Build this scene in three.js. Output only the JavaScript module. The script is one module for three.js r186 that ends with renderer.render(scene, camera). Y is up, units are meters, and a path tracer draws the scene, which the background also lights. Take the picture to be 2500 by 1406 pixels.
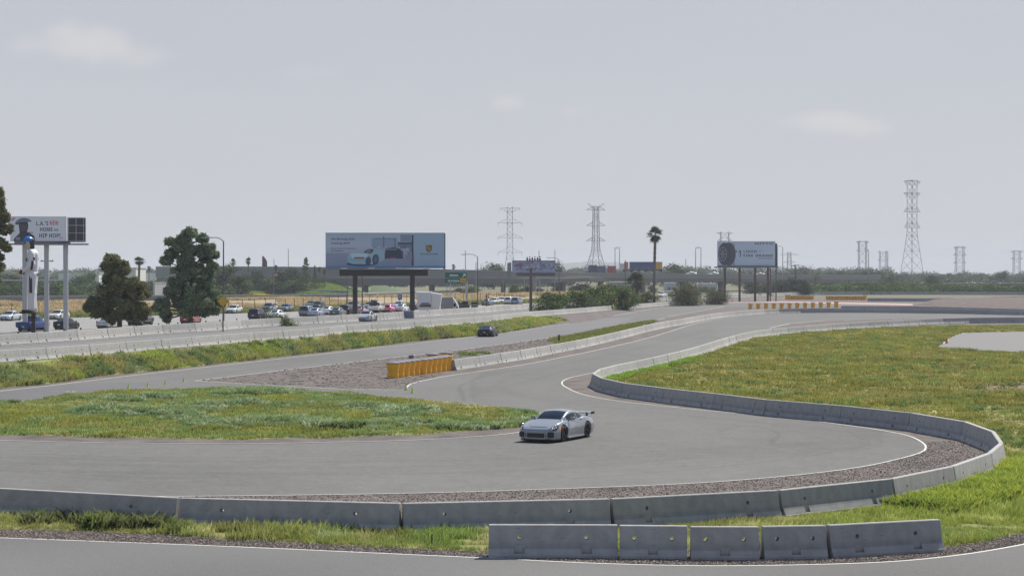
import * as THREE from 'three';
import { mergeGeometries, mergeVertices } from 'three/addons/utils/BufferGeometryUtils.js';
import { RoundedBoxGeometry } from 'three/addons/geometries/RoundedBoxGeometry.js';
import { MarchingCubes } from 'three/addons/objects/MarchingCubes.js';
import { ImprovedNoise } from 'three/addons/math/ImprovedNoise.js';
import { Brush, Evaluator, SUBTRACTION } from 'three-bvh-csg';

// ---------------------------------------------------------------- camera, sky, sun, exposure
const scene = new THREE.Scene();
const F = 5000, EYE = 7.2, CY = 703, HORIZON = 664;            // lens in pixels of a 2500 wide picture
const PITCH = Math.atan((CY - HORIZON) / F);
const camera = new THREE.PerspectiveCamera(2 * Math.atan(703 / F) * 180 / Math.PI, 2500 / 1406, 1, 12000);
camera.position.set(0, EYE, 0);
camera.rotation.x = -PITCH;
scene.add(camera);

const renderer = new THREE.WebGLRenderer({ antialias: true });
renderer.toneMapping = THREE.LinearToneMapping;
renderer.toneMappingExposure = 1.6;
renderer.shadowMap.enabled = true;

const SUN = new THREE.Vector3(0.36, 0.80, -0.53).normalize();
const sun = new THREE.DirectionalLight(new THREE.Color(1, 0.95, 0.86), 4.5);
sun.position.copy(SUN).multiplyScalar(300).add(new THREE.Vector3(0, 0, -120));
sun.target.position.set(0, 0, -120);
sun.castShadow = true;
Object.assign(sun.shadow.camera, { left: -160, right: 160, top: 200, bottom: -200, near: 1, far: 900 });
sun.shadow.mapSize.set(4096, 4096);
scene.add(sun, sun.target);

const noise = new ImprovedNoise();
const fbm = (x, y, z = 0, o = 4) => { let a = 0, s = 1, n = 0; for (let i = 0; i < o; i++) { a += noise.noise(x * 2 ** i + 7.1 * i, y * 2 ** i + 3.3 * i, z + 11.7 * i) * s; n += s; s *= 0.5; } return a / n; };
const clamp = (x, a = 0, b = 1) => Math.min(b, Math.max(a, x));
const mix = (a, b, t) => a + (b - a) * t;
const sst = (a, b, x) => { const t = clamp((x - a) / (b - a)); return t * t * (3 - 2 * t); };
let seed = 20190414;
const rnd = () => { seed = (seed + 0x6d2b79f5) | 0; let t = Math.imul(seed ^ (seed >>> 15), 1 | seed); t = (t + Math.imul(t ^ (t >>> 7), 61 | t)) ^ t; return ((t ^ (t >>> 14)) >>> 0) / 4294967296; };
const rr = (a, b) => a + (b - a) * rnd();

{ // overcast-bright hazy sky with a few soft clouds
  const W = 2048, Hh = 1024, d = new Float32Array(W * Hh * 4);
  // clouds: [azimuth px, altitude px, half width, half height, strength]
  const clouds = [[225, 112, 110, 46, 1], [170, 85, 70, 26, .9], [330, 140, 90, 26, .6], [90, 110, 80, 25, .55], [1237, 250, 44, 20, .85], [1400, 272, 34, 10, .5], [2035, 300, 120, 26, .95], [2110, 312, 70, 20, .9], [750, 180, 60, 14, .3], [530, 240, 60, 14, .2]];
  for (let j = 0; j < Hh; j++) {
    const el = ((j + .5) / Hh - .5) * Math.PI, up = Math.max(0, Math.sin(el));
    for (let i = 0; i < W; i++) {
      const az = ((i + .5) / W - .5) * 2 * Math.PI;            // direction (cos az, ., sin az)
      const x = Math.cos(el) * Math.cos(az), z = Math.cos(el) * Math.sin(az), y = Math.sin(el);
      const t = sst(.06, .62, up), t0 = sst(0, .12, up);
      let r = mix(mix(.362, .336, t0), .095, t), g = mix(mix(.372, .352, t0), .15, t), b = mix(mix(.390, .383, t0), .275, t);
      const n = fbm(x * 2.2 / (y + .35) + 3, z * 2.2 / (y + .35), 2, 4);
      const m = sst(-.1, .5, n) * .10 * sst(0, .25, up);        // faint overall mottling
      const s2 = fbm(x * 9, y * 26, z * 9 + 4, 3) * .022;
      const ss = Math.max(0, x * SUN.x + y * SUN.y + z * SUN.z);
      const au = .25 * ss ** 4;
      r = r * (1 + au + m + s2); g = g * (1 + au + m + s2); b = b * (1 + au * .9 + m * .9 + s2);
      if (z < -.5) {
        const px = 1250 + F * x / -z, py = HORIZON - F * y / -z;
        let c = 0;
        for (const [cx, cy, hw, hh, k] of clouds) {
          const dx = (px - cx) / hw, dy = (py - cy) / hh, q = dx * dx + dy * dy * (dy > 0 ? 1.5 : 1);
          if (q < 4) c = Math.max(c, k * sst(1.6, 0, q + fbm(px / 60, py / 34, 3, 4) * 1.1));
        }
        r = mix(r, .445, c * .6); g = mix(g, .44, c * .6); b = mix(b, .44, c * .6);
      }
      const k = (j * W + i) * 4; d[k] = r; d[k + 1] = g; d[k + 2] = b; d[k + 3] = 1;
    }
  }
  const sky = new THREE.DataTexture(d, W, Hh, THREE.RGBAFormat, THREE.FloatType);
  sky.mapping = THREE.EquirectangularReflectionMapping; sky.magFilter = THREE.LinearFilter; sky.needsUpdate = true;
  scene.background = sky; scene.environment = sky;
}
scene.fog = new THREE.FogExp2(new THREE.Color(0.84, 0.88, 0.95), 0.00017);

// ---------------------------------------------------------------- helpers
const V = (x, y, z) => new THREE.Vector3(x, y, z);
function ray(px, py) { const a = (px - 1250) / F, b = -(py - CY) / F, c = Math.cos(PITCH), s = Math.sin(PITCH); return V(a, b * c - s, -c - b * s); }
function P(px, py, h = 0) { const d = ray(px, py), t = (h - EYE) / d.y; return V(d.x * t, h, d.z * t); }   // where a sight line meets the level y = h
function D(px, py, Z) { const d = ray(px, py), t = Z / -d.z; return V(d.x * t, EYE + d.y * t, -Z); }        // a point Z metres ahead
const used = {};
const numbered = n => { const k = used[n] = (used[n] ?? -1) + 1; return k ? `${n}_${String(k).padStart(3, '0')}` : n; };
function tag(o, label, category, group, kind) { o.userData = { ...(label && { label }), ...(category && { category }), ...(group && { group }), ...(kind && { kind }) }; return o; }
function shade(o) { o.castShadow = o.receiveShadow = true; return o; }
function thing(name, label, category, pos = [0, 0, 0], turn = 0, group) {
  const o = new THREE.Group(); o.name = numbered(name); scene.add(o); o.position.set(...(pos.isVector3 ? [pos.x, pos.y, pos.z] : pos)); o.rotation.y = turn;
  return tag(o, label, category, group);
}
function part(name, geo, mat, parent, pos, rot) {
  const m = shade(new THREE.Mesh(Array.isArray(geo) ? merge(geo) : geo, mat)); m.name = name; parent.add(m);
  if (pos) m.position.set(...pos); if (rot) m.rotation.set(...rot); return m;
}
function solo(name, geo, mat, label, category, group, kind) { const m = shade(new THREE.Mesh(Array.isArray(geo) ? merge(geo) : geo, mat)); m.name = numbered(name); scene.add(m); return tag(m, label, category, group, kind); }
const struct = (name, geo, mat) => solo(name, geo, mat, null, null, null, 'structure');
function copy(o, label, pos, turn = 0, group) { const c = o.clone(); c.name = numbered(o.userData.base ?? o.name.replace(/_\d{3}$/, '')); c.userData = { ...o.userData, label, ...(group && { group }) }; c.position.copy(pos); c.rotation.y = turn; scene.add(c); return c; }
function merge(gs) {
  const list = gs.map(g => { g = g.index ? g.toNonIndexed() : g; for (const k of Object.keys(g.attributes)) if (!['position', 'normal', 'uv', 'color'].includes(k)) g.deleteAttribute(k); if (!g.attributes.uv) g.setAttribute('uv', new THREE.Float32BufferAttribute(new Float32Array(g.attributes.position.count * 2), 2)); return g; });
  if (list.some(g => !g.attributes.color)) list.forEach(g => g.deleteAttribute('color'));
  return mergeGeometries(list);
}
const box = (w, h, d, x = 0, y = 0, z = 0, ry = 0, rz = 0, rx = 0) => { const g = new THREE.BoxGeometry(w, h, d); if (rx) g.rotateX(rx); if (rz) g.rotateZ(rz); if (ry) g.rotateY(ry); return g.translate(x, y, z); };
const rbox = (w, h, d, r, x = 0, y = 0, z = 0, ry = 0, rz = 0) => { const g = new RoundedBoxGeometry(w, h, d, 2, r); if (rz) g.rotateZ(rz); if (ry) g.rotateY(ry); return g.translate(x, y, z); };
function bar(a, b, r, n = 4, r2 = r) { const d = b.clone().sub(a), L = d.length(), g = new THREE.CylinderGeometry(r2, r, L, n, 1); g.translate(0, L / 2, 0); g.applyQuaternion(new THREE.Quaternion().setFromUnitVectors(V(0, 1, 0), d.divideScalar(L))); return g.translate(a.x, a.y, a.z); }
const tube = (pts, r, n = 24, m = 6) => new THREE.TubeGeometry(new THREE.CatmullRomCurve3(pts), n, r, m);
const lathe = (pts, n = 20) => new THREE.LatheGeometry(pts.map(p => new THREE.Vector2(...p)), n);
const C = (r, g, b) => new THREE.Color().setRGB(r, g, b);
const M = (r, g, b, rough = .8, metal = 0, o = {}) => new THREE.MeshStandardMaterial({ color: C(r, g, b), roughness: rough, metalness: metal, ...o });
const MP = o => new THREE.MeshPhysicalMaterial({ color: 0xffffff, roughness: .92, specularIntensity: .45, ...o });
const ones = ['', 'first', 'second', 'third', 'fourth', 'fifth', 'sixth', 'seventh', 'eighth', 'ninth', 'tenth', 'eleventh', 'twelfth', 'thirteenth', 'fourteenth', 'fifteenth', 'sixteenth', 'seventeenth', 'eighteenth', 'nineteenth'];
const tens = ['', '', 'twenty', 'thirty', 'forty', 'fifty', 'sixty', 'seventy', 'eighty', 'ninety'];
const ord = n => n < 20 ? ones[n] : n % 10 ? `${tens[n / 10 | 0]}-${ones[n % 10]}` : tens[n / 10 | 0].replace(/y$/, 'ieth');
const smooth = (pts, step = 1, closed = false) => { const c = new THREE.CatmullRomCurve3(pts, closed, 'centripetal'); c.arcLengthDivisions = 800; return c.getSpacedPoints(Math.max(2, Math.ceil(c.getLength() / step))); };
const line = (list, h = 0, step = 1) => smooth(list.map(p => P(p[0], p[1], h)), step);
const raw = (list, h = 0) => list.map(p => P(p[0], p[1], h));
// a level sheet inside an outline, uv in metres
function sheet(pts, y, holes = []) {
  const s = new THREE.Shape(pts.map(p => new THREE.Vector2(p.x, -p.z)));
  for (const h of holes) s.holes.push(new THREE.Path(h.map(p => new THREE.Vector2(p.x, -p.z))));
  return new THREE.ShapeGeometry(s).rotateX(-Math.PI / 2).translate(0, y, 0);
}
function ribbon(pts, w, y) { // a flat painted strip along a curve
  const pos = [], uv = [], idx = []; let L = 0;
  pts.forEach((p, i) => {
    const a = pts[Math.max(0, i - 1)], b = pts[Math.min(pts.length - 1, i + 1)], t = b.clone().sub(a).setY(0).normalize();
    if (i) L += p.distanceTo(pts[i - 1]);
    const ww = w * (1 + .12 * fbm(L * .8, 3, 1, 2));
    pos.push(p.x - t.z * ww / 2, (y ?? p.y), p.z + t.x * ww / 2, p.x + t.z * ww / 2, (y ?? p.y), p.z - t.x * ww / 2); uv.push(0, L, w, L);
    if (i) { const k = i * 2; idx.push(k - 2, k, k - 1, k - 1, k, k + 1); }
  });
  const g = new THREE.BufferGeometry(); g.setAttribute('position', new THREE.Float32BufferAttribute(pos, 3)); g.setAttribute('uv', new THREE.Float32BufferAttribute(uv, 2)); g.setIndex(idx); g.computeVertexNormals();
  if (g.attributes.normal.getY(0) < 0) { g.setIndex(idx.flatMap((_, i) => i % 3 ? [] : [idx[i], idx[i + 2], idx[i + 1]])); g.computeVertexNormals(); }
  return g;
}
function loft(A, B, nu, nv, f) { // a sheet between two curves; f(point, u, v) may lift it
  const at = (c, u) => { const k = u * (c.length - 1), i = Math.min(c.length - 2, k | 0); return c[i].clone().lerp(c[i + 1], k - i); };
  const pos = [], uv = [], idx = [];
  for (let i = 0; i <= nu; i++) { const a = at(A, i / nu), b = at(B, i / nu); for (let j = 0; j <= nv; j++) { const p = a.clone().lerp(b, j / nv); if (f) f(p, i / nu, j / nv); pos.push(p.x, p.y, p.z); uv.push(p.x, -p.z); } }
  for (let i = 0; i < nu; i++) for (let j = 0; j < nv; j++) { const k = i * (nv + 1) + j; idx.push(k, k + nv + 1, k + 1, k + 1, k + nv + 1, k + nv + 2); }
  const g = new THREE.BufferGeometry(); g.setAttribute('position', new THREE.Float32BufferAttribute(pos, 3)); g.setAttribute('uv', new THREE.Float32BufferAttribute(uv, 2)); g.setIndex(idx); g.computeVertexNormals();
  if (g.attributes.normal.getY((nu * (nv + 1) / 2) | 0) < 0) { g.setIndex(idx.flatMap((_, i) => i % 3 ? [] : [idx[i], idx[i + 2], idx[i + 1]])); g.computeVertexNormals(); }
  return g;
}
function mapTex(w, h, fn, srgb = false) { // fn(u, v) -> [r,g,b] linear; stored as sRGB bytes when srgb
  const d = new Uint8Array(w * h * 4), e = c => 255 * clamp(c <= .0031308 ? c * 12.92 : 1.055 * c ** (1 / 2.4) - .055);
  for (let j = 0; j < h; j++) for (let i = 0; i < w; i++) { const c = fn((i + .5) / w, (j + .5) / h), k = (j * w + i) * 4; for (let q = 0; q < 3; q++) d[k + q] = srgb ? e(c[q]) : 255 * clamp(c[q]); d[k + 3] = 255; }
  const t = new THREE.DataTexture(d, w, h); t.magFilter = THREE.LinearFilter; t.wrapS = t.wrapT = THREE.RepeatWrapping; if (srgb) t.colorSpace = THREE.SRGBColorSpace; t.needsUpdate = true; return t;
}
function canvasTex(w, h, draw) { const c = document.createElement('canvas'); c.width = w; c.height = h; draw(c.getContext('2d'), w, h); const t = new THREE.CanvasTexture(c); t.colorSpace = THREE.SRGBColorSpace; return t; }
const rep = (t, x, y = x) => { t.repeat.set(x, y); return t; };
const hash2 = (i, j) => { let t = (Math.imul(i, 374761393) + Math.imul(j, 668265263)) | 0; t = Math.imul(t ^ (t >>> 13), 1274126177); return ((t ^ (t >>> 16)) >>> 0) / 4294967296; };

// ---------------------------------------------------------------- ground materials
const speck = (n, seedK) => mapTex(n, n, (u, v) => { const i = u * n | 0, j = v * n | 0, a = hash2(i + seedK, j), b = hash2((i >> 1) + 91, (j >> 1) + seedK); const k = .5 * a + .5 * b; return [k, k, k]; });
const finBump = rep(speck(512, 5), 1 / 3);
const RX0 = -60, RX1 = 100, RZ0 = 45, RZ1 = 285;           // the stretch of track that the wear map covers
const skid = []; // tyre tracks: curves on the ground
function asphaltMap(base, marks) {
  const W = 1536, Hh = 2048, buf = new Float32Array(W * Hh);
  for (const [pts, wid, dark] of marks) for (const p of pts) {
    const ci = (p.x - RX0) / (RX1 - RX0) * W, cj = (-p.z - RZ0) / (RZ1 - RZ0) * Hh, ri = wid / (RX1 - RX0) * W, rj = wid / (RZ1 - RZ0) * Hh;
    for (let j = Math.floor(cj - rj); j <= cj + rj; j++) for (let i = Math.floor(ci - ri); i <= ci + ri; i++) if (i >= 0 && j >= 0 && i < W && j < Hh) { const q = ((i - ci) / ri) ** 2 + ((j - cj) / rj) ** 2; if (q < 1) buf[j * W + i] = Math.max(buf[j * W + i], dark * (1 - q)); }
  }
  return mapTex(W, Hh, (u, v) => {
    const x = mix(RX0, RX1, u), z = mix(RZ0, RZ1, v), k = buf[(v * Hh | 0) * W + (u * W | 0)];
    const n = fbm(x * .09, z * .05, 1, 3) * .2 + fbm(x * .7, z * .45, 5, 2) * .10 + (hash2(u * W | 0, v * Hh | 0) - .5) * .22 + (hash2(u * W / 3 | 0, (v * Hh / 2 | 0) + 50) - .5) * .1;
    const m = (1 + n) * (1 - k);
    return [base[0] * m, base[1] * m, base[2] * m];
  }, true);
}
const worldUV = (g, x0 = RX0, x1 = RX1, z0 = RZ0, z1 = RZ1) => { const p = g.attributes.position, u = g.attributes.uv; for (let i = 0; i < p.count; i++) u.setXY(i, (p.getX(i) - x0) / (x1 - x0), (-p.getZ(i) - z0) / (z1 - z0)); return g; };
const gravelTex = rep(mapTex(1024, 1024, (u, v) => {
  const i = u * 1024 | 0, j = v * 1024 | 0, a = hash2(i >> 1, j >> 1), b = hash2(i >> 2, (j >> 1) + 77), c = hash2((i >> 3) + 5, (j >> 2) + 9), k = .45 * a + .35 * b + .2 * c, w = (.045 + .135 * k * k + (hash2(i >> 1, (j >> 1) + 900) > .97 ? .1 : 0)) * (1 + .9 * fbmTile(u, v)), q = hash2((i >> 2) + 31, j >> 2);
  return [w * mix(1.12, 1.26, q), w * .98, w * mix(.95, .82, q)];
}, true), 1 / 9);
const gravelBump = rep(mapTex(1024, 1024, (u, v) => { const i = u * 1024 | 0, j = v * 1024 | 0, k = .45 * hash2(i >> 1, j >> 1) + .35 * hash2(i >> 2, (j >> 1) + 77) + .2 * hash2((i >> 3) + 5, (j >> 2) + 9); return [k, k, k]; }), 1 / 9);
const gravelM = M(1, 1, 1, .95, 0, { map: gravelTex, bumpMap: gravelBump, bumpScale: .03 });
const gravelRed = M(1.0, .90, .88, .95, 0, { map: gravelTex, bumpMap: gravelBump, bumpScale: .05 });
const paintM = M(.5, .5, .47, .75);
// grass colours by place
function grassCol(x, z, kind) {
  const a = fbm(x * .11, z * .06, 3, 4), b = fbm(x * .3 + 9, z * .16, 8, 3), c = fbm(x * .05, z * .03 + 4, 12, 3), d = fbm(x * .9, z * .6, 21, 2);
  let col = [.105, .112, .030];                               // olive
  const to = (t, q) => { t = clamp(t); col = col.map((v, i) => mix(v, q[i], t)); };
  if (kind === 'field') { to(sst(-.05, .3, a) * .75, [.138, .127, .052]); to(sst(.02, .35, b) * .7, [.085, .120, .035]); to(sst(.12, .4, c) * .8, [.085, .100, .030]); to(sst(.2, .45, d) * .6, [.24, .205, .10]); }
  if (kind === 'island') { to(sst(.0, .35, a) * .8, [.150, .135, .058]); to(sst(-.1, .25, b) * .75, [.075, .110, .040]); to(sst(.25, .5, d) * .5, [.19, .18, .10]); }
  if (kind === 'berm') { col = [.135, .140, .045]; to(sst(-.15, .2, a) * .85, [.150, .122, .060]); to(sst(.05, .3, b) * .9, [.110, .150, .025]); to(sst(.05, .3, -b) * .8, [.085, .110, .058]); to(sst(.22, .4, c) * .7, [.13, .165, .02]); }
  if (kind === 'near') { to(.4, [.115, .108, .055]); to(sst(-.1, .3, a) * .6, [.135, .145, .040]); to(sst(.05, .35, b) * .8, [.090, .130, .035]); to(sst(.15, .4, d) * .7, [.20, .18, .09]); }
  const kk = { berm: 1.15, island: 1.12, field: 1.06, near: 1.12 }[kind], dk = sst(.12, .4, fbm(x * .5 + 40, z * .33, 17, 3)); const rk = { berm: .98, island: .96, field: 1.04, near: .93 }[kind] * (1 - .22 * dk); return [col[0] * 1.42 * kk * rk, col[1] * 1.4 * kk * (1 - .1 * dk), col[2] * 1.25 * kk].map(v => v * (1 + d * .34) * (1 + fbm(x * .17, z * .1, 33, 2) * .3));
}
function groundTex(pts, kind, res = 1024) {
  const b = new THREE.Box3().setFromPoints(pts);
  return { b, tex: mapTex(res, res, (u, v) => { const x = mix(b.min.x, b.max.x, u), z = mix(-b.max.z, -b.min.z, v), c = grassCol(x, z, kind), h = .75 + .5 * hash2(u * res | 0, v * res | 0); return c.map(q => q * h); }, true) };
}
function inside(pts, x, z) { let r = false; for (let i = 0, j = pts.length - 1; i < pts.length; j = i++) { const a = pts[i], b = pts[j]; if ((a.z > z) !== (b.z > z) && x < (b.x - a.x) * (z - a.z) / (b.z - a.z) + a.x) r = !r; } return r; }
function tuftGeo(blades, h, spread, wid, lean, tips = 1) {
  const pos = [], col = [];
  for (let k = 0; k < blades; k++) {
    const t = rr(0, 6.283), r = spread * Math.sqrt(rnd()), x = Math.cos(t) * r, z = Math.sin(t) * r, hh = h * rr(.55, 1.1), a = rr(0, 6.283), l = lean * hh * rr(.2, 1), dx = Math.cos(a) * l, dz = Math.sin(a) * l, w = wid * rr(.7, 1.3), ox = -Math.sin(a + rr(-.8, .8)) * w, oz = Math.cos(a) * w;
    const q = [[x - ox, 0, z - oz], [x + ox, 0, z + oz], [x + dx * .35 + ox * .8, hh * .6, z + dz * .35 + oz * .8], [x + dx * .35 - ox * .8, hh * .6, z + dz * .35 - oz * .8], [x + dx, hh, z + dz]], s = rr(.75, 1.2);
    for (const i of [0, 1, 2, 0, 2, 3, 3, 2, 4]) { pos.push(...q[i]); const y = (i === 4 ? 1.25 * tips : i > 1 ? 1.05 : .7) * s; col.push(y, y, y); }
  }
  const g = new THREE.BufferGeometry(); g.setAttribute('position', new THREE.Float32BufferAttribute(pos, 3)); g.setAttribute('color', new THREE.Float32BufferAttribute(col, 3)); g.setAttribute('normal', new THREE.Float32BufferAttribute(pos.map((_, i) => i % 3 === 1 ? 1 : 0), 3)); return g;
}
const bladeM = new THREE.MeshPhysicalMaterial({ color: 0xffffff, vertexColors: true, roughness: 1, transmission: .35, thickness: 0, side: THREE.DoubleSide, specularIntensity: 0 });
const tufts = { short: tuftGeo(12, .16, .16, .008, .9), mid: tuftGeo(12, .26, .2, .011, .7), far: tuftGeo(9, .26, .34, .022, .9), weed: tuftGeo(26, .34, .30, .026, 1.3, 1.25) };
function scatter(name, label, geo, n, place, colour, size) { // one countless growth as an InstancedMesh
  const im = new THREE.InstancedMesh(geo, bladeM, n), m = new THREE.Matrix4(), q = new THREE.Quaternion(), c = new THREE.Color(); let k = 0;
  for (let i = 0; i < n * 40 && k < n; i++) {
    const p = place(); if (!p) continue;
    const s = size(p) * rr(.7, 1.3); if (s < .15) continue;
    q.setFromAxisAngle(V(0, 1, 0), rr(0, 6.283)); m.compose(p, q, V(s * rr(.9, 1.2), s, s)); im.setMatrixAt(k, m);
    const w = colour(p), v = rr(.72, 1.28); im.setColorAt(k, c.setRGB(w[0] * v, w[1] * v, w[2] * v)); k++;
  }
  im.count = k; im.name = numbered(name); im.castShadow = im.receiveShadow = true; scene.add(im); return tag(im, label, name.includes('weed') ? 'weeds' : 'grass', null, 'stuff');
}
const inPoly = (pts, y = 0) => { const b = new THREE.Box3().setFromPoints(pts); return () => { const x = rr(b.min.x, b.max.x), z = rr(b.min.z, b.max.z); return inside(pts, x, z) ? V(x, y, z) : null; }; };
// ---------------------------------------------------------------- outlines of the place (pixels of the photograph, turned into points on the ground)
const BAR = .81, RISE = 1.2;                                     // barrier height; how far the straight by the freeway lies above the track
const top = (list, h = 0) => list.map(p => { const q = P(p[0], p[1], h + BAR); q.y = h; return q; });
const wall1 = smooth(top([[-160, 826], [0, 820], [45, 817], [131, 812], [212, 807.6], [289, 801.7], [361, 797], [426, 793], [491, 790], [553, 786], [607, 782], [758, 774.5], [860, 769.5], [927, 766], [1003, 761], [1060, 757.6]], RISE).concat(top([[1160, 752]], 1.1), top([[1239, 746]], .95), top([[1320, 741]], .7), top([[1401, 736]], .48), top([[1509, 731]], .22), top([[1590, 727]], .1), top([[1685, 723.5]], .02), top([[1826, 718.5]], .02), top([[1900, 715.5]], .02), top([[1988, 713.5], [2150, 713], [2330, 713.5], [2560, 714]], .02)), 1);
const wall2 = smooth(top([[-160, 865], [0, 855.4], [72, 851], [168, 844.6], [258, 838], [341, 831.5], [418, 826], [492, 820], [626, 811], [743, 803], [860, 793], [942, 788.5], [1050, 780.5]], RISE).concat(top([[1160, 773.5]], 1.1), top([[1239, 766]], .95), top([[1293, 760.5]], .75), top([[1401, 753]], .5), top([[1509, 745]], .25), top([[1617, 738]], .1), top([[1685, 734]], .02)), 1);
const mid = top([[1106, 878], [1138, 874], [1186, 867], [1273, 854.7], [1314, 847.5], [1423, 828], [1501, 811.5], [1594, 790.6], [1664, 778.6], [1752, 764.5], [1827, 757.6], [1919, 753.5], [2056, 752.3], [2280, 754], [2560, 759]]);
const mid2 = top([[2055, 746.6], [2236, 748], [2380, 751], [2560, 756]]);
const legB = top([[2560, 774.5], [2403, 775], [2276, 778], [2157, 784], [2034, 790.6], [1968, 796], [1902, 801.6], [1858, 806], [1822, 812.6], [1778, 823.6], [1682, 852], [1598, 872], [1510, 890], [1470, 899], [1449, 912]]);
const farW = top([[1449, 912], [1488, 928], [1585, 943], [1708, 955.6], [1871, 975], [2042, 988.6], [2214, 1006], [2355, 1028], [2425, 1052], [2446, 1081]]);
const nearW = top([[2446, 1081], [2416, 1106], [2324, 1138], [2175, 1168], [1900, 1196], [1490, 1217], [980, 1228], [438, 1215], [-105, 1186]]);

// ---------------------------------------------------------------- ground, gravel, roads
{
  const g = new THREE.PlaneGeometry(9000, 9000, 1, 1).rotateX(-Math.PI / 2).translate(0, -.02, -3000);
  const u = g.attributes.uv; for (let i = 0; i < 4; i++) u.setXY(i, u.getX(i) * 9000, u.getY(i) * 9000);
  struct('ground', g, M(1, 1, 1, 1, 0, { map: rep(mapTex(512, 512, (a, b) => { const n = .8 + .35 * hash2(a * 512 | 0, b * 512 | 0) + .3 * Math.sin(a * 6.283) * Math.sin(b * 12.566); return [.11 * n, .105 * n, .055 * n]; }, true), 1 / 60) }));
}
struct('gravel', sheet(raw([[-350, 1700], [-350, 860], [500, 800], [1600, 745], [1700, 728], [2900, 722], [2900, 1700]]), .004), gravelM);
const asphaltNear = MP({ bumpMap: finBump, bumpScale: .012 });
const asphaltM = MP({ bumpMap: finBump, bumpScale: .012 });
const E = {
  near: [[-250, 1214], [0, 1213.5], [430, 1212.5], [600, 1211], [1000, 1205], [1250, 1198], [1700, 1180], [1950, 1160], [2100, 1141], [2200, 1120], [2250, 1105], [2262, 1094], [2252, 1080], [2210, 1062], [2100, 1043], [1900, 1018], [1700, 1000], [1500, 978], [1430, 965], [1390, 950], [1372, 936], [1388, 924], [1450, 910]],
  inner: [[2600, 769], [2500, 768], [2280, 764], [2060, 762.5], [1950, 765], [1840, 770], [1774, 777], [1708, 788], [1580, 826], [1400, 867], [1250, 895], [1100, 917], [1040, 928], [1003, 938], [990, 949]],
  tri1: [[985, 951.5], [850, 950], [650, 940], [475, 930]],
  tri2: [[475, 930], [900, 880], [1044, 863.6], [1164, 849], [1332, 826], [1400, 817], [1514, 795], [1590, 783], [1625, 777]],
  tip: [[1629, 774], [1708, 760], [1772, 748.5]],
  far: [[1664, 740.5], [1536, 764], [1380, 791], [1224, 813.5], [1140, 824], [900, 851.6], [520, 894.5], [312, 918], [125, 941], [0, 955], [-250, 985]],
};
const L = Object.fromEntries(Object.entries(E).map(([k, v]) => [k, line(v, 0, .6)]));
const outer = [...L.near, ...top([[1475, 896], [1514, 887], [1602, 869], [1686, 849], [1780, 821], [1824, 810]]), ...raw([[1880, 801], [1928, 790.5], [2016, 782.5], [2192, 777], [2400, 775], [2600, 775]]), ...L.inner, ...L.tri1, ...L.tri2, ...L.tip, ...raw([[1820, 749], [1900, 751], [2060, 749], [2225, 746], [2232, 741.5], [2050, 738], [1900, 735.5], [1780, 736.5]]), ...L.far];
// worn lines where tyres run
const arc = (a, off) => line(a.map(p => [p[0], p[1] + off]), 0, .08);
const runs = [];
for (let k = 0; k < 9; k++) runs.push([arc([[-100, 1110], [400, 1118 + k * 4], [900, 1120], [1400, 1110 - k * 2], [1800, 1088], [2050, 1075], [2150, 1066 - k], [2060, 1050], [1800, 1024], [1500, 1000 - k * 2], [1250, 975], [1150, 950 - k], [1200, 925], [1400, 890], [1600, 845], [1750, 800]], k * 6 - 20), .16, rr(.07, .17)]);
for (let k = 0; k < 8; k++) { const o = k * 7; runs.push([arc([[1400, 1170 - o * 2], [1750, 1140 - o], [2000, 1110 - o * .6], [2120, 1085 - o * .4], [2080, 1062]], 0), .12, rr(.1, .2)]); }
for (let k = 0; k < 6; k++) runs.push([arc([[1130, 960 + k * 4], [1120, 945], [1150, 930], [1210, 915 - k * 2], [1300, 900]], 0), .12, rr(.12, .22)]);
for (let k = 0; k < 5; k++) runs.push([arc([[1750, 1035 + k * 5], [1830, 1040], [1880, 1050], [1900, 1062], [1880, 1075 + k * 3]], 0), .11, rr(.12, .22)]);
for (const sm of [[[-100, 1150], [700, 1156], [1400, 1134], [1900, 1104], [2080, 1080]], [[1120, 975], [1330, 920], [1640, 845], [1800, 795]], [[-100, 968], [300, 938], [700, 893], [1100, 850], [1500, 785]]]) runs.push([arc(sm, 0), .09, .22]);
for (const o of [0, 14, 30]) runs.push([arc([[-100, 1115 + o], [600, 1128 + o], [1200, 1122 + o], [1700, 1098 + o * .6], [2020, 1078], [2140, 1068], [2040, 1052], [1760, 1024], [1480, 996], [1270, 966], [1215, 935], [1330, 900], [1560, 852], [1730, 806]], 0), .7, .09]);
for (const [x, y] of [[700, 905], [300, 940]]) runs.push([arc([[x, y], [x + 200, y - 24], [x + 420, y - 52]], 0), .3, .1]);
asphaltM.map = asphaltMap([.121, .119, .114], runs);
struct('race_track', worldUV(sheet(outer, .008)), asphaltM);
struct('race_track', worldUV(sheet(raw([[-250, 985], [0, 958], [125, 944], [180, 938], [300, 934], [380, 938], [330, 947], [200, 958], [40, 981], [-250, 1010]]), .012)), M(.72, .72, .78, .9, 0, { map: asphaltM.map, bumpMap: finBump, bumpScale: .012 }));
struct('race_track', worldUV(sheet(raw([[940, 849], [1140, 825.5], [1224, 815], [1380, 792.5], [1480, 777], [1560, 772], [1500, 794], [1400, 815], [1332, 824.5], [1164, 847.5], [1044, 862], [960, 868], [900, 868]]), .012)), M(.86, .87, .93, .9, 0, { map: asphaltM.map, bumpMap: finBump, bumpScale: .012 }));
struct('runoff_strip', sheet(raw([[1700, 738.6], [1900, 736.2], [2050, 738.4], [2231, 742], [2229, 745.4], [2080, 742], [1900, 738], [1760, 739]]), .012), M(.42, .26, .24, .9));
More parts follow.
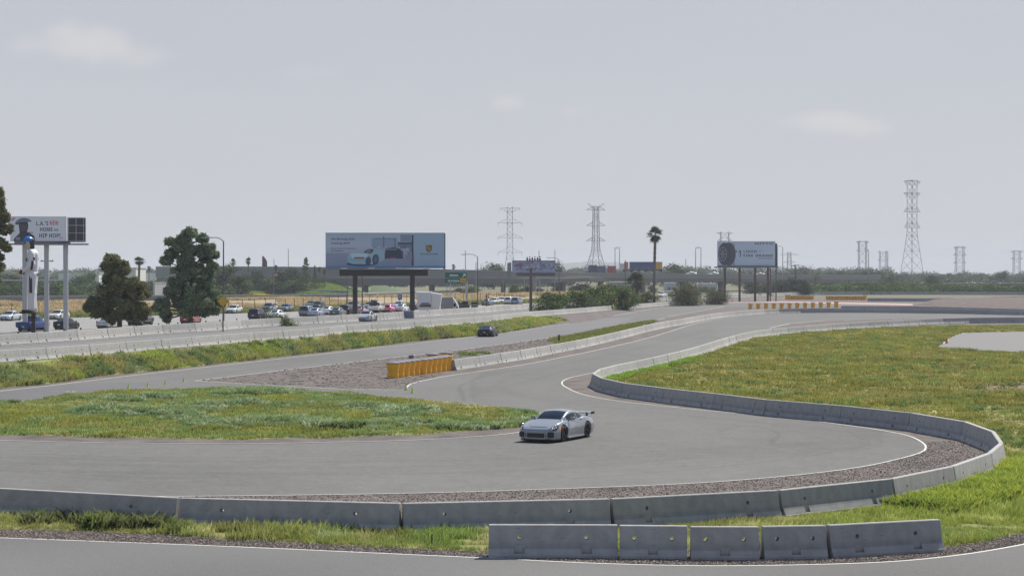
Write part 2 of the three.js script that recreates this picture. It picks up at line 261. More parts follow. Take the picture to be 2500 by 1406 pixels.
for (const [k, w] of [['near', .085], ['inner', .11], ['tri1', .12], ['tri2', .13], ['tip', .13], ['far', .14]]) struct('painted_line', ribbon(L[k], w, .016), paintM);
struct('painted_line', ribbon(raw([[1880, 801], [1928, 790.5], [2016, 782.5], [2192, 777], [2400, 775], [2600, 775]]), .18, .016), paintM);
// nearest road
const nearLine = line([[-150, 1309], [0, 1314], [300, 1325], [600, 1337], [900, 1350.5], [1200, 1364], [1450, 1376], [1700, 1382], [1950, 1380], [2180, 1372], [2350, 1355], [2500, 1330], [2650, 1298]], 0, .4);
asphaltNear.map = rep(mapTex(1024, 1024, (u, v) => { const n = .12 * Math.sin(u * 6.283 + 1) * Math.cos(v * 6.283) + (hash2(u * 1024 | 0, v * 1024 | 0) - .5) * .3 + (hash2(u * 400 | 0, v * 500 | 0) - .5) * .16; const m = .132 * (1 + n); return [m, m * .985, m * .96]; }, true), 1 / 16);
struct('road', sheet([...nearLine, ...raw([[2900, 1700], [-400, 1700]])], .008), asphaltNear);
struct('painted_line', ribbon(nearLine, .10, .014), paintM);
// grass island in the loop
const islLine = line([[-250, 1070], [0, 1076], [200, 1081], [600, 1084], [800, 1081], [1000, 1076], [1200, 1064], [1268, 1056], [1328, 1040], [1346, 1022], [1318, 1009], [1215, 995], [1100, 985], [985, 973], [850, 961], [700, 952], [500, 949], [310, 952], [200, 962], [40, 981], [-250, 1011]], 0, .6);
struct('gravel', sheet(islLine, .018), gravelM);
struct('painted_line', ribbon(islLine.slice(0, -60), .10, .024), paintM);
const isl = line([[-250, 1050], [0, 1063], [100, 1064], [250, 1070], [420, 1071], [600, 1075], [700, 1070], [800, 1071], [930, 1064], [1000, 1064], [1100, 1056], [1200, 1050], [1280, 1042], [1310, 1026], [1312, 1012], [1215, 997], [1100, 987], [985, 975], [850, 963], [700, 954], [500, 951], [310, 954], [200, 964], [40, 983], [-250, 1013]], 0, .6);
function grassSheet(pts, kind, y, name = 'grass_ground') { const { b, tex } = groundTex(pts, kind); return struct(name, worldUV(sheet(pts, y), b.min.x, b.max.x, -b.max.z, -b.min.z), M(1, 1, 1, 1, 0, { map: tex })); }
grassSheet(isl, 'island', .022);
// field on the right, round the outside of the wall and along the near edge
const around = [...legB.slice(0, 14), ...farW.slice(0), ...nearW.slice(1)];
const fieldIn = [...legB.map(p => p.clone())];
const field = [...raw([[2620, 797], [2500, 796], [2330, 797], [2200, 800], [2100, 804], [2000, 811], [1900, 818], [1857, 825], [1800, 840]]), ...legB.slice(10).map(p => p.clone().add(V(.45, 0, .2))), ...farW.slice(1).map(p => p.clone().add(V(.1, 0, -.3))), ...nearW.slice(1).map(p => p.clone().add(V(.1, 0, .34))), ...raw([[-160, 1288], [0, 1292], [200, 1297], [400, 1306], [550, 1318], [700, 1325], [850, 1333], [1000, 1341], [1190, 1347], [1300, 1347], [2290, 1338], [2400, 1324], [2500, 1302], [2620, 1270]])];
grassSheet(field, 'field', .012);
const pad = smooth(raw([[2700, 809], [2500, 810.5], [2400, 812], [2360, 813.5], [2330, 822], [2305, 838], [2290, 849], [2330, 854], [2400, 859], [2500, 862], [2700, 866]]), .5);
struct('gravel', sheet(smooth(raw([[2700, 806], [2400, 808], [2345, 812], [2300, 828], [2262, 846], [2280, 852], [2330, 856], [2400, 861], [2700, 868]]), .5), .018), gravelM);
struct('asphalt_pad', sheet(pad, .024), M(.15, .147, .142, .9, 0, { bumpMap: finBump, bumpScale: .012 }));
struct('painted_line', ribbon(smooth(raw([[2700, 809], [2500, 810.5], [2400, 812], [2360, 813.5], [2330, 822], [2305, 838]]), .5), .2, .03), paintM);
const dirt = smooth(raw([[2385, 948], [2410, 941], [2440, 943], [2475, 936], [2560, 934], [2600, 950], [2520, 957], [2470, 955], [2440, 959], [2400, 955]]), .4);
struct('dirt_patch', sheet(dirt, .018), M(1.5, 1.3, 1.05, .95, 0, { map: gravelTex, bumpMap: gravelBump, bumpScale: .03 }));
// raised straight beside the freeway, its banks
const n2 = wall2.length, w1s = wall1.filter(p => p.z > wall2[n2 - 1].z - 20);
struct('road', loft(w1s, wall2, 160, 1, p => { p.y += .01; }), M(.115, .113, .111, .9, 0, { bumpMap: finBump, bumpScale: .012 }));
struct('painted_line', ribbon(wall1.map((p, i) => p.clone().lerp(wall2[Math.min(n2 - 1, Math.round(i * n2 / w1s.length))], .25).setY(p.y + .016)).slice(0, Math.min(w1s.length, n2) - 6), .12), paintM);
const bermLow = line([[-250, 975], [0, 947.5], [125, 935.5], [250, 917], [312, 912], [520, 889.5], [700, 869], [900, 847], [1030, 831], [1164, 820], [1284, 803], [1339, 792], [1380, 786.5]], 0, 1);
const w2near = (i0, i1) => wall2.slice(i0, i1).map(p => V(p.x + .3, p.y - .02, p.z + .12));
const iBerm = wall2.findIndex(p => (1250 + F * p.x / -p.z) > 1290);
const bermTop = w2near(0, iBerm);
const bermF = (p, u, v) => { p.y = mix(p.y, 0, 0) + .16 * fbm(p.x * .25, p.z * .15, 2, 3) * Math.sin(Math.PI * v) + .5 * Math.sin(Math.PI * v) * .35; };
{
  const g = loft(bermTop, bermLow, 200, 20, (p, u, v) => { bermF(p, u, v); p.y += .012; });
  const b = new THREE.Box3().setFromBufferAttribute(g.attributes.position), { tex } = groundTex([b.min, b.max], 'berm');
  struct('grass_bank', worldUV(g, b.min.x, b.max.x, -b.max.z, -b.min.z), M(1, 1, 1, 1, 0, { map: tex }));
}
struct('gravel', loft(w2near(iBerm - 1, n2), line([[1345, 791], [1380, 790], [1536, 763], [1610, 750], [1664, 740], [1700, 737]], .012, 1), 80, 3), gravelM);
struct('bank', loft(wall1.map(p => V(p.x - .3, p.y, p.z)), wall1.map(p => V(p.x - 7, .02, p.z - 3)), 160, 3), M(.20, .17, .12, 1));
// grass strip and gravel island by the middle wall
const strip = line([[1338, 833], [1352, 826], [1400, 817.8], [1500, 798.5], [1560, 788], [1600, 783], [1560, 800], [1490, 818], [1420, 833], [1360, 840]], 0, .6);
grassSheet(strip, 'berm', .012);
struct('gravel', sheet(raw([[2235, 748], [2300, 752], [2620, 764], [2620, 722], [2420, 724], [2310, 729], [2250, 738]]), .02), gravelM);
{ // low gravel mound at the far right
  const A = raw([[2225, 746], [2290, 735], [2400, 729], [2620, 724]]), B = raw([[2235, 748], [2330, 752], [2450, 757], [2620, 764]]);
  struct('gravel_mound', loft(A, B, 40, 12, (p, u, v) => { p.y = .03 + 1.1 * Math.sin(Math.PI * v) * sst(0, .25, u); }), gravelRed);
}
// loose chips on the near gravel
{
  const g = new THREE.BoxGeometry(.035, .012, .02), area = raw([[-150, 1290], [400, 1305], [1190, 1349], [2300, 1340], [2500, 1302], [2620, 1272], [2650, 1296], [2500, 1329], [2350, 1354], [2180, 1371], [1950, 1379], [1700, 1381], [1450, 1375], [1200, 1363], [600, 1336], [-150, 1308]]);
  const area2 = [...line([[440, 1213], [600, 1212], [980, 1206], [1250, 1199], [1700, 1181], [1950, 1161], [2100, 1142], [2200, 1121], [2250, 1106], [2264, 1094], [2256, 1080]], 0, 1), ...farW.slice(7).map(p => p.clone().add(V(0, 0, .2))), ...nearW.slice(1, 8)];
  const pl = [inPoly(area, .012), inPoly(area2, .012)];
  const n = 42000, im = new THREE.InstancedMesh(g, M(1, 1, 1, .95), n), m = new THREE.Matrix4(), q = new THREE.Quaternion(), e = new THREE.Euler(), c = new THREE.Color(); let k = 0;
  while (k < n) { const p = pl[k % 2](); if (!p) { continue; } e.set(rr(-.7, .7), rr(0, 6.3), rr(-.7, .7)); const s = rr(.5, 1.5); m.compose(p, q.setFromEuler(e), V(s, s, s)); im.setMatrixAt(k, m); const w = .10 + .22 * rnd() ** 2; im.setColorAt(k, c.setRGB(w * 1.22, w * .98, w * .82)); k++; }
  im.name = 'wood_chips'; im.receiveShadow = im.castShadow = true; scene.add(im); tag(im, 'loose brown and grey wood chips strewn over the gravel shoulders', 'wood chips', null, 'stuff');
}
{ // clods and coarse stones on the gravel triangle
  const tri = [...L.tri2.slice(0, Math.floor(L.tri2.length * .72)), ...raw([[1300, 868], [1106, 902], [1040, 927], [990, 949]]), ...L.tri1], pl = inPoly(tri, .01), g = new THREE.DodecahedronGeometry(.058, 0), n = 5200, im = new THREE.InstancedMesh(g, M(1, 1, 1, .95), n), m = new THREE.Matrix4(), q = new THREE.Quaternion(), c = new THREE.Color(); let k = 0;
  while (k < n) { const p = pl(); if (!p) continue; const s = .45 + 1.5 * rnd() ** 4; q.setFromAxisAngle(V(0, 1, 0), rr(0, 6.3)); m.compose(p, q, V(s * 1.3, s * .55, s)); im.setMatrixAt(k, m); const w = .07 + .13 * rnd(); im.setColorAt(k++, c.setRGB(w * 1.15, w * .98, w * .88)); }
  im.name = 'stones'; shade(im); scene.add(im); tag(im, 'coarse brown stones strewn over the gravel triangle by the yellow barrels', 'stones', null, 'stuff');
}
// ---------------------------------------------------------------- grasses
const gh = (p, a, b) => .65 + 1.1 * sst(-.2, .45, fbm(p.x * .35, p.z * .22, a, 3)) * b;
{
  const nearPoly = [...nearW.slice(1).map(p => p.clone().add(V(.1, 0, .36))), ...raw([[-160, 1288], [0, 1292], [200, 1297], [400, 1306], [550, 1318], [700, 1325], [850, 1333], [1000, 1341], [1190, 1347], [1300, 1347], [2290, 1338], [2400, 1324], [2500, 1302], [2640, 1265], [2640, 1100], [2470, 1110]])];
  const pl = inPoly(nearPoly);
  scatter('grass', 'green and yellow grass along the near wall and behind the five loose barriers', tufts.mid, 15000, () => { const p = pl(); return p && fbm(p.x * .5, p.z * .6, 31, 3) > (p.x < 2 ? -.2 : -.3) ? p : null; }, p => grassCol(p.x, p.z, 'near').map((v, i) => v * (p.x > 9 ? [1.05, 1.15, .9][i] : 1.1)), p => gh(p, 4, 1) * .72 * (p.x < -7.5 && p.z > -54.6 ? .6 : 1));
}
{
  const cut = [pad, ...[]], pl = inPoly(field), farN = p => -p.z;
  scatter('grass', 'mottled olive and straw grass of the field inside the wall bend', tufts.far, 30000, () => { const p = pl(); return p && p.z < -62 && !inside(pad, p.x, p.z) && !(inside(dirt, p.x, p.z) && rnd() < .85) ? p : null; }, p => grassCol(p.x, p.z, 'field'), p => gh(p, 9, .55) * (-p.z > 110 ? 1 : .72));
  scatter('grass', 'short tufts in the near corner of the field behind the curved wall', tufts.mid, 8000, () => { const p = pl(); return p && p.z < -62 && p.z > -125 ? p : null; }, p => grassCol(p.x, p.z, 'field'), p => gh(p, 9, .5) * .8);
  const ip = inPoly(isl), clump = p => fbm(p.x * .22, p.z * .13, 44, 3);
  scatter('grass', 'olive grass covering the island inside the track loop', tufts.far, 17000, ip, p => grassCol(p.x, p.z, 'island').map(v => v * 1.05), p => gh(p, 6, .5) * .8);
  scatter('weeds', 'blue-green leafy weeds in clumps on the grass island', tufts.weed, 4200, () => { const p = ip(); if (!p) return null; const px = 1250 + F * p.x / -p.z, py = HORIZON + F * EYE / -p.z; return clump(p) > .03 && py < 1052 && py > 958 + Math.abs(px - 700) * .01 ? p : null; }, p => { const k = rnd(); return k > .86 ? [.25, .28, .19] : k > .5 ? [.11, .16, .075] : k > .3 ? [.14, .165, .06] : [.075, .13, .05]; }, p => .45 + .75 * sst(.0, .35, clump(p)));
  const bp = () => { const u = rnd(), v = Math.sqrt(rnd()) * .98 + .01, at = (c, t) => { const k = t * (c.length - 1), i = Math.min(c.length - 2, k | 0); return c[i].clone().lerp(c[i + 1], k - i); }; const p = at(bermTop, u).lerp(at(bermLow, u), v); bermF(p, u, v); return p; };
  scatter('grass', 'green and brown grass on the bank below the freeway straight', tufts.far, 18000, bp, p => grassCol(p.x, p.z, 'berm'), p => gh(p, 7, .7) * (1 + Math.max(0, -p.z - 160) * .003));
  scatter('grass', 'thin grass strip beside the middle barrier wall', tufts.far, 1600, inPoly(strip), p => [.11, .125, .035], p => .9);
  scatter('weeds', 'dark green weed clumps dotted over the field', tufts.weed, 2600, () => { const p = pl(); return p && p.z < -62 && !inside(pad, p.x, p.z) && fbm(p.x * .35, p.z * .22, 71, 3) > .16 ? p : null; }, () => rnd() > .6 ? [.13, .16, .06] : [.075, .115, .04], p => rr(.4, .85));
  scatter('weeds', 'green weed clumps dotted over the grass bank', tufts.weed, 1900, () => { const p = bp(); return fbm(p.x * .4, p.z * .25, 81, 3) > .08 ? p : null; }, () => rnd() > .6 ? [.15, .19, .04] : [.075, .115, .05], p => rr(.5, 1.1));
  scatter('weeds', 'green weeds along the foot of the tip wall in the field', tufts.weed, 420, () => { const t = rr(10, 13.4), i = t | 0, p = legB[i].clone().lerp(legB[i + 1], t - i); return p.add(V(rr(.35, 1.1), 0, rr(0, .8))); }, () => rnd() > .5 ? [.10, .17, .03] : [.13, .19, .03], () => .9);
  scatter('weeds', 'tall bright weeds at the right end of the near wall', tufts.weed, 900, () => { const t = rr(.2, 3.2), i = t | 0, p = nearW[i].clone().lerp(nearW[i + 1], t - i); const o = rr(.45, 3); return p.add(V(o * .7, 0, o * .75)); }, () => rnd() > .6 ? [.10, .145, .03] : [.17, .20, .03], () => 1.1);
  scatter('weeds', 'leafy weeds at the foot of the near wall on the left', tufts.weed, 130, () => { const k = [[95, 1275], [240, 1285], [262, 1282], [300, 1283], [370, 1286], [345, 1285], [430, 1296], [180, 1272]][rnd() * 8 | 0]; return P(k[0] + rr(-24, 24), k[1] + rr(-4, 8)); }, () => rnd() > .5 ? [.075, .095, .03] : [.10, .11, .05], () => rr(.5, 1.2));
  scatter('weeds', 'stray green tufts on the gravel triangle', tufts.weed, 90, () => { const k = [[1160, 863, 40], [1020, 880, 14], [975, 893, 12], [1140, 866, 20]][rnd() * 4 | 0]; return P(k[0] + rr(-1, 1) * k[2], k[1] + rr(-3, 3)); }, () => [.09, .13, .035], () => .6);
}
// ---------------------------------------------------------------- concrete barriers
const concTex = rep(mapTex(512, 512, (u, v) => { const n = fbmTile(u, v) + .5 * Math.max(0, fbm(u * 14, 3 + Math.sin(v * 6.283) * .4, 2, 2)) * -1.2, s = hash2(u * 512 | 0, v * 512 | 0); const band = 1 - .22 * sst(.085, .02, v + .02 * fbm(u * 20, 2, 1, 2)), scuff = 1 - .28 * sst(.22, .5, fbm(u * 9, v * 60, 7, 3)); const w = .345 * band * scuff * (1 + .3 * n + .10 * (s - .5) + (s > .992 ? -.3 : 0)); return [w, w * .985, w * .955]; }, true), .3);
function fbmTile(u, v) { const a = u * 6.283, b = v * 6.283; return fbm(Math.cos(a) * 1.3, Math.sin(a) * 1.3 + Math.cos(b) * 1.3, Math.sin(b) * 1.3, 4); }
const concBump = rep(speck(256, 17), 2);
const conc = [[1, 1, 1], [.93, .93, .92], [1.05, 1.04, 1.02], [.88, .885, .89], [.98, .96, .93]].map((c, i) => { const t = concTex.clone(); t.offset.set(i * .37, 0); t.needsUpdate = true; return M(...c, .9, 0, { map: t, bumpMap: concBump, bumpScale: .004 }); });
const ev = new Evaluator(); ev.useGroups = false; ev.attributes = ['position', 'normal', 'uv'];
function sub(geo, cutters) { let a = new Brush(geo); a.updateMatrixWorld(); for (const c of cutters) { const b = new Brush(c); b.updateMatrixWorld(); a = ev.evaluate(a, b, SUBTRACTION); } return a.geometry; }
function barrierGeo(Ln, holes, slots, tall = 1) {
  const prof = [[-.305, 0], [-.305, .07], [-.29, .085], [-.17, .33], [-.085, .79], [-.065, .81], [.065, .81], [.085, .79], [.17, .33], [.29, .085], [.305, .07], [.305, 0]].map(([x, y]) => new THREE.Vector2(x, y * tall));
  const g = new THREE.ExtrudeGeometry(new THREE.Shape(prof), { depth: Ln - (Ln > 5 ? .09 : .03), bevelEnabled: true, bevelSize: .012, bevelThickness: .012, bevelOffset: -.012, bevelSegments: 1, steps: 1 }); g.translate(0, 0, -(Ln - (Ln > 5 ? .09 : .03)) / 2);
  const uv = g.attributes.uv, p = g.attributes.position; for (let i = 0; i < uv.count; i++) uv.setXY(i, p.getZ(i) + p.getX(i) * .3, p.getY(i) + p.getX(i));
  const cut = holes.map(t => new THREE.CylinderGeometry(.055, .055, 1, 14).rotateZ(Math.PI / 2).translate(0, .5 * tall, t * Ln));
  for (const t of slots) for (const s of [-1, 1]) cut.push(box(.12, .19, .24, s * .245, .2 * tall, t * Ln));
  cut.push(box(.03, 2, .05, .0, .5, Ln / 2 - .01)); // key slot in the end
  return sub(g, cut);
}
const bGeo = { long: barrierGeo(6.1, [-.3, .3], [-.3, .3]), three: barrierGeo(3.1, [-.26, .26], [-.26, .26]), short: barrierGeo(1.68, [-.28, .28], [0]), tall: barrierGeo(6.1, [-.3, .3], [-.3, .3], 1.12) };
let lastK = 0;
function placeBarrier(a, b, kind, L0, label, group, jitter = .02) {
  const m = shade(new THREE.Mesh(bGeo[kind], conc[lastK++ * 7 % 5])); m.name = numbered('concrete_barrier'); scene.add(m);
  const d = b.clone().sub(a); m.position.copy(a).lerp(b, .5); m.rotation.order = 'YXZ'; m.rotation.y = Math.atan2(d.x, d.z) + rr(-jitter, jitter) * .3; m.rotation.x = -Math.atan2(d.y, Math.hypot(d.x, d.z)); m.scale.z = d.length() / L0;
  return tag(m, label, 'barrier', group);
}
function wallRun(pts, step, kind, L0, text, group, dedupe) { // straight pieces end to end along a curve
  const c = new THREE.CatmullRomCurve3(pts, false, 'centripetal'); c.arcLengthDivisions = 1500; const n = Math.max(1, Math.round(c.getLength() / step)), q = c.getSpacedPoints(n);
  let k = 0; for (let i = 0; i < n; i++) { const mx = (q[i].x + q[i + 1].x) / 2, mz = (q[i].z + q[i + 1].z) / 2, px = 1250 + F * mx / -mz; if (px < -40 || px > 2540) continue; k++; placeBarrier(q[i], q[i + 1], kind, L0, text(k), group); }
}
// five loose ones in front
[[[1193, 1281, 1508, 1281.5], 'three', 3.1, 'long shaded barrier at the left end of the loose front row'], [[1513, 1282.5, 1678, 1284], 'short', 1.68, 'second barrier from the left in the loose front row, short'], [[1686, 1285.5, 1853, 1286], 'short', 1.68, 'middle barrier of the loose front row, short'], [[1861, 1285, 2016, 1282.5], 'short', 1.68, 'fourth barrier from the left in the loose front row, short'], [[2021, 1282, 2294, 1268], 'three', 3.1, 'turned barrier with sunlit foot at the right end of the loose front row']].forEach(([[x0, y0, x1, y1], k, l, t]) => { const h = BAR, a = P(x0, y0, h), b = P(x1, y1, h); a.y = b.y = .008; placeBarrier(a, b, k, l, `concrete ${t}`, 'loose front barriers', 0); });
// near wall: the joints that the photograph shows
for (let i = 1; i < nearW.length; i++) placeBarrier(nearW[i], nearW[i - 1], 'long', 6.1, `concrete barrier of the near wall beside the loop, ${i === nearW.length - 1 ? 'leftmost' : ord(nearW.length - i) + ' from the left'}`, 'barriers of the near wall', 0);
wallRun(farW, 5.6, 'long', 6.1, k => `concrete barrier of the shaded curved wall behind the loop, ${ord(k)} from the pointed left tip`, 'barriers of the shaded curved wall');
wallRun(legB, 6.1, 'long', 6.1, k => `sunlit concrete barrier on the far edge of the field, ${ord(k)} from the right`, 'barriers on the far edge of the field');
wallRun(mid, 6.1, 'long', 6.1, k => `concrete barrier of the wall that starts at the yellow barrels, ${ord(k)} from them`, 'barriers of the middle wall');
wallRun(mid2, 6.1, 'long', 6.1, k => `shaded concrete barrier in the far row behind the middle wall, ${ord(k)} from the left`, 'barriers of the far row');
wallRun(wall2, 6.1, 'long', 6.1, k => `concrete barrier along the top of the grass bank, ${ord(k)} from the left`, 'barriers on top of the grass bank');
wallRun(wall1.slice(0, wall1.findIndex(p => 1250 + F * p.x / -p.z > 1700)), 6.6, 'tall', 6.1, k => `sunlit concrete barrier between track straight and freeway, ${ord(k)} from the left`, 'barriers along the freeway');
wallRun(wall1.slice(wall1.findIndex(p => 1250 + F * p.x / -p.z > 1700) - 1), 9, 'tall', 6.1, k => `concrete barrier in the farthest wall below the green bushes, ${ord(k)} from the left`, 'barriers of the farthest wall');
wallRun(top([[2119, 727.5], [2290, 728], [2420, 724.5], [2560, 722]]), 6.1, 'long', 6.1, k => `concrete barrier right of the far barrel clusters, ${ord(k)} from the left`, 'barriers right of the far barrels');
{ // dark steel-blue barrier panel set in the freeway wall
  const a = P(972, 763, RISE + BAR), b = P(1000, 761, RISE + BAR); a.y = b.y = RISE; const d = thing('barrier_gate', 'blue-grey panel set in the freeway wall beside the silver sports car', 'barrier gate', a.clone().lerp(b, .5).add(V(.5, 0, .7)), .1);
  part('panel', rbox(1.6, .95, .14, .03, 0, .5, 0), M(.16, .2, .27, .7), d); for (const x of [-.7, .7]) part('post', box(.1, 1.02, .18, x, .51, 0), M(.3, .32, .34, .6), d);
  part('foot', [box(.14, .08, .7, -.6, .05, 0), box(.14, .08, .7, .6, .05, 0)], M(.2, .2, .2, .7), d);
}

// ---------------------------------------------------------------- sand barrels
const yel = M(.82, .42, .015, .5), lidM = M(.13, .13, .15, .8);
const barrelBody = lathe([[.02, 0], [.34, 0], [.40, .02], [.385, .3], [.36, .50], [.40, .52], [.43, .75], [.46, 1.0], [.44, 1.0], [.02, .98]], 22), barrelLid = lathe([[.49, .99], [.49, 1.04], [.44, 1.05], [.10, 1.16], [.001, 1.17]], 22), barrelRib = lathe([[.385, .50], [.415, .505], [.415, .535], [.385, .54]], 22);
const tallBody = lathe([[.02, 0], [.43, 0], [.44, .03], [.44, 1.2], [.02, 1.2]], 22);
function barrel(pos, label, group, tall) {
  const t = thing('crash_barrel', label, 'crash barrel', pos, rr(0, 6), group);
  part('drum', tall ? tallBody : barrelBody, yel, t); part('lid', barrelLid, lidM, t, tall ? [0, .2, 0] : null); part('rim', barrelRib, yel, t); return t;
}
{
  const a = P(959, 923), b = P(1085, 905), n = 11; for (let i = 0; i < n; i++) barrel(a.clone().lerp(b, i / (n - 1)).add(V(i > 4 ? .12 : 0, 0, 0)), `yellow sand barrel in the front row of the near cluster, ${ord(i + 1)} from the left`, 'near cluster of yellow barrels');
  barrel(P(1056, 906), 'yellow sand barrel standing behind the near row of barrels', 'near cluster of yellow barrels', true); barrel(P(1090, 902), 'tall straight yellow barrel at the right end of the near cluster', 'near cluster of yellow barrels', true);
  for (let i = 0; i < 12; i++) barrel(P(1833 + i * 19.1, 754.5 - i * .35), `yellow barrel in the spaced row above the middle wall, ${ord(i + 1)} from the left`, 'spaced row of yellow barrels', i === 11);
  for (let i = 0; i < 11; i++) barrel(P(1922 + i * 6.2, 731.5 + .02 * i), `yellow barrel in the left far cluster, ${ord(i + 1)} from the left`, 'left far cluster of yellow barrels', i < 2);
  for (let i = 0; i < 14; i++) barrel(P(2021 + i * 7.1, 732.5), `yellow barrel in the right far cluster, ${ord(i + 1)} from the left`, 'right far cluster of yellow barrels', i > 12);
  const bx = thing('signal_box', 'grey steel box on a post behind the near yellow barrels', 'control box', P(1003, 901)); part('cabinet', rbox(.34, .5, .3, .02, 0, .78, 0), M(.16, .17, .19, .6), bx); part('side_panel', box(.1, .46, .28, .23, .78, 0), M(.45, .46, .47, .5), bx); part('post', box(.09, .55, .09, 0, .27, 0), M(.2, .2, .2), bx); part('beacon', lathe([[.001, 0], [.035, 0], [.03, .06], [.001, .08]], 10), M(.45, .03, .02, .4), bx, [.1, 1.03, 0]);
}
// cones, posts, small markers
function cone(pos, s, col, label, group) { const t = thing('traffic_cone', label, 'cone', pos, 0, group); part('cone_body', lathe([[.15, .03], [.14, .05], [.03, .7], [.001, .71]], 14).scale(s, s, s), col, t); part('base', rbox(.4 * s, .035 * s, .4 * s, .01 * s, 0, .018 * s, 0), col, t); return t; }
const lime = M(.42, .60, .05, .6);
[[312, 948], [359, 943.5], [402, 937.5], [447, 931.5]].forEach(([x, y], i) => cone(P(x, y, .02), .42, lime, `small lime green cone on the dark track at left, ${ord(i + 1)} from the left`, 'lime cones on the left of the track'));
cone(P(991, 952, .02), .5, lime, 'small lime green cone at the white tip of the gravel triangle'); cone(P(1006, 959, .02), .5, lime, 'small lime green cone at the edge of the grass island');
cone(P(2313, 838, .03), .85, M(.75, .07, .02, .6), 'red cone on the gravel at the tip of the asphalt pad');
function post(name, pos, h, w, col, label, cat) { const t = thing(name, label, cat, pos); part('shaft', rbox(w, h, w, w * .2, 0, h / 2, 0), col, t); part('cap', box(w * 1.15, w * .3, w * 1.15, 0, h + w * .15, 0), col, t); }
post('marker_post', P(1365, 836), .75, .16, M(.03, .03, .035, .7), 'short black post in the grass strip beside the middle wall', 'post');
post('marker_post', P(1054, 1337), .34, .035, M(.02, .02, .025, .7), 'thin black peg in the grass left of the loose barriers', 'peg');
{ const t = thing('warning_sign', 'small red triangle sign on the bank wall', 'sign', D(1336, 757, 330)); const s = .34; part('board', new THREE.ExtrudeGeometry(new THREE.Shape([V(-s, 0), V(s, 0), V(0, s * 1.8)]), { depth: .03, bevelEnabled: false }).translate(0, .2, 0), M(.5, .03, .03, .5), t); part('stake', box(.06, .9, .05, 0, -.1, -.03), M(.1, .1, .1), t); }
[[1505, 737, 330, .5], [1538, 734.5, 372, .45], [1573, 731.5, 392, .42], [1606, 729.5, 410, .42]].forEach(([x, y, Z, s], i) => { const t = thing('marker_board', `small yellow marker board on the bank wall, ${ord(i + 1)} from the left`, 'marker board', D(x, y + 4, Z), 0, 'yellow marker boards'); part('board', rbox(.4, .62, .05, .02, 0, .5, 0), M(.45, .26, .02, .6), t); part('stripe', box(.2, .3, .012, .05, .46, .032), M(.2, .05, .03, .6), t); part('stake', box(.08, .7, .05, 0, 0, 0), M(.12, .12, .12), t); });
// fences
{
  const f = thing('cable_fence', 'low rusty post and cable fence between freeway and barrier wall', 'fence'), pm = M(.035, .022, .018, .9), pts = wall1.map(p => V(p.x - 3.6, .9, p.z - 1.2)), g = box(.12, 1.35, .12, 0, .675, 0), k = new THREE.CatmullRomCurve3(pts, false, 'centripetal'); k.arcLengthDivisions = 1500;
  const q = k.getSpacedPoints(Math.round(k.getLength() / 4.2)); q.forEach(p => { const x = 1250 + F * p.x / -p.z; if (x > -20 && x < 830) part('post', g, pm, f, [p.x, p.y - .2, p.z]); });
  const rail = q.filter(p => 1250 + F * p.x / -p.z < 830).map(p => V(p.x, p.y + .95, p.z)); part('cable', tube(rail, .03, 200, 4), pm, f);
  const f2 = thing('field_fence', 'thin wire fence on the dry slope beyond the freeway', 'fence'), q2 = smooth(raw([[-40, 772], [300, 768], [560, 762], [800, 752], [1030, 742], [1250, 735]]), 4.6), g2 = box(.1, 2.2, .1, 0, 1.1, 0); q2.forEach(p => part('post', g2, M(.12, .08, .06, .9), f2, [p.x, 0, p.z])); part('wire', [tube(q2.map(p => V(p.x, 2.05, p.z)), .025, 160, 3), tube(q2.map(p => V(p.x, 1.2, p.z)), .02, 160, 3)], M(.12, .1, .09), f2);
}

// ---------------------------------------------------------------- cars
const paint = (r, g, b, rough = .35) => new THREE.MeshPhysicalMaterial({ color: C(r, g, b), roughness: rough, metalness: r < .05 ? 0 : .15, clearcoat: r < .05 ? .12 : 1, specularIntensity: r < .05 ? .5 : 1, clearcoatRoughness: .05 });
const glassM = new THREE.MeshPhysicalMaterial({ color: C(.010, .017, .024), roughness: .06, metalness: 0, ior: 1.42 });
const tyreM = M(.016, .016, .017, .85), rimM = M(.45, .46, .48, .35, .8), darkRim = M(.02, .02, .022, .4, .6), blackM = M(.012, .012, .013, .6), redM = M(.42, .012, .012, .25), lampM = new THREE.MeshPhysicalMaterial({ color: C(.75, .77, .8), roughness: .08, metalness: .6, clearcoat: 1 }), plateM = M(.6, .62, .66, .5), amberM = M(.65, .2, .02, .4);
function curve1(pts) { // smooth curve through [x, y] pairs, x falling or rising
  const q = [...pts].sort((a, b) => a[0] - b[0]), n = q.length, d = q.map((p, i) => { if (!i || i === n - 1) return 0; const l = (p[1] - q[i - 1][1]) / (p[0] - q[i - 1][0]), r = (q[i + 1][1] - p[1]) / (q[i + 1][0] - p[0]); return l * r <= 0 ? 0 : 2 * l * r / (l + r); });
  return x => { if (x <= q[0][0]) return q[0][1]; if (x >= q[n - 1][0]) return q[n - 1][1]; let i = 0; while (x > q[i + 1][0]) i++; const h = q[i + 1][0] - q[i][0], t = (x - q[i][0]) / h, a = t * t * (3 - 2 * t), b = t * (1 - t) * (1 - t) * h, c = t * t * (t - 1) * h; return q[i][1] * (1 - a) + q[i + 1][1] * a + d[i] * b + d[i + 1] * c; };
}
function gridGeo(rows) { const n = rows[0].length, pos = rows.flat().flat(), idx = []; for (let i = 0; i < rows.length - 1; i++) for (let j = 0; j < n - 1; j++) { const k = i * n + j; idx.push(k, k + 1, k + n, k + 1, k + n + 1, k + n); } const g = new THREE.BufferGeometry(); g.setAttribute('position', new THREE.Float32BufferAttribute(pos, 3)); g.setIndex(idx); return g; }
const specs = {};
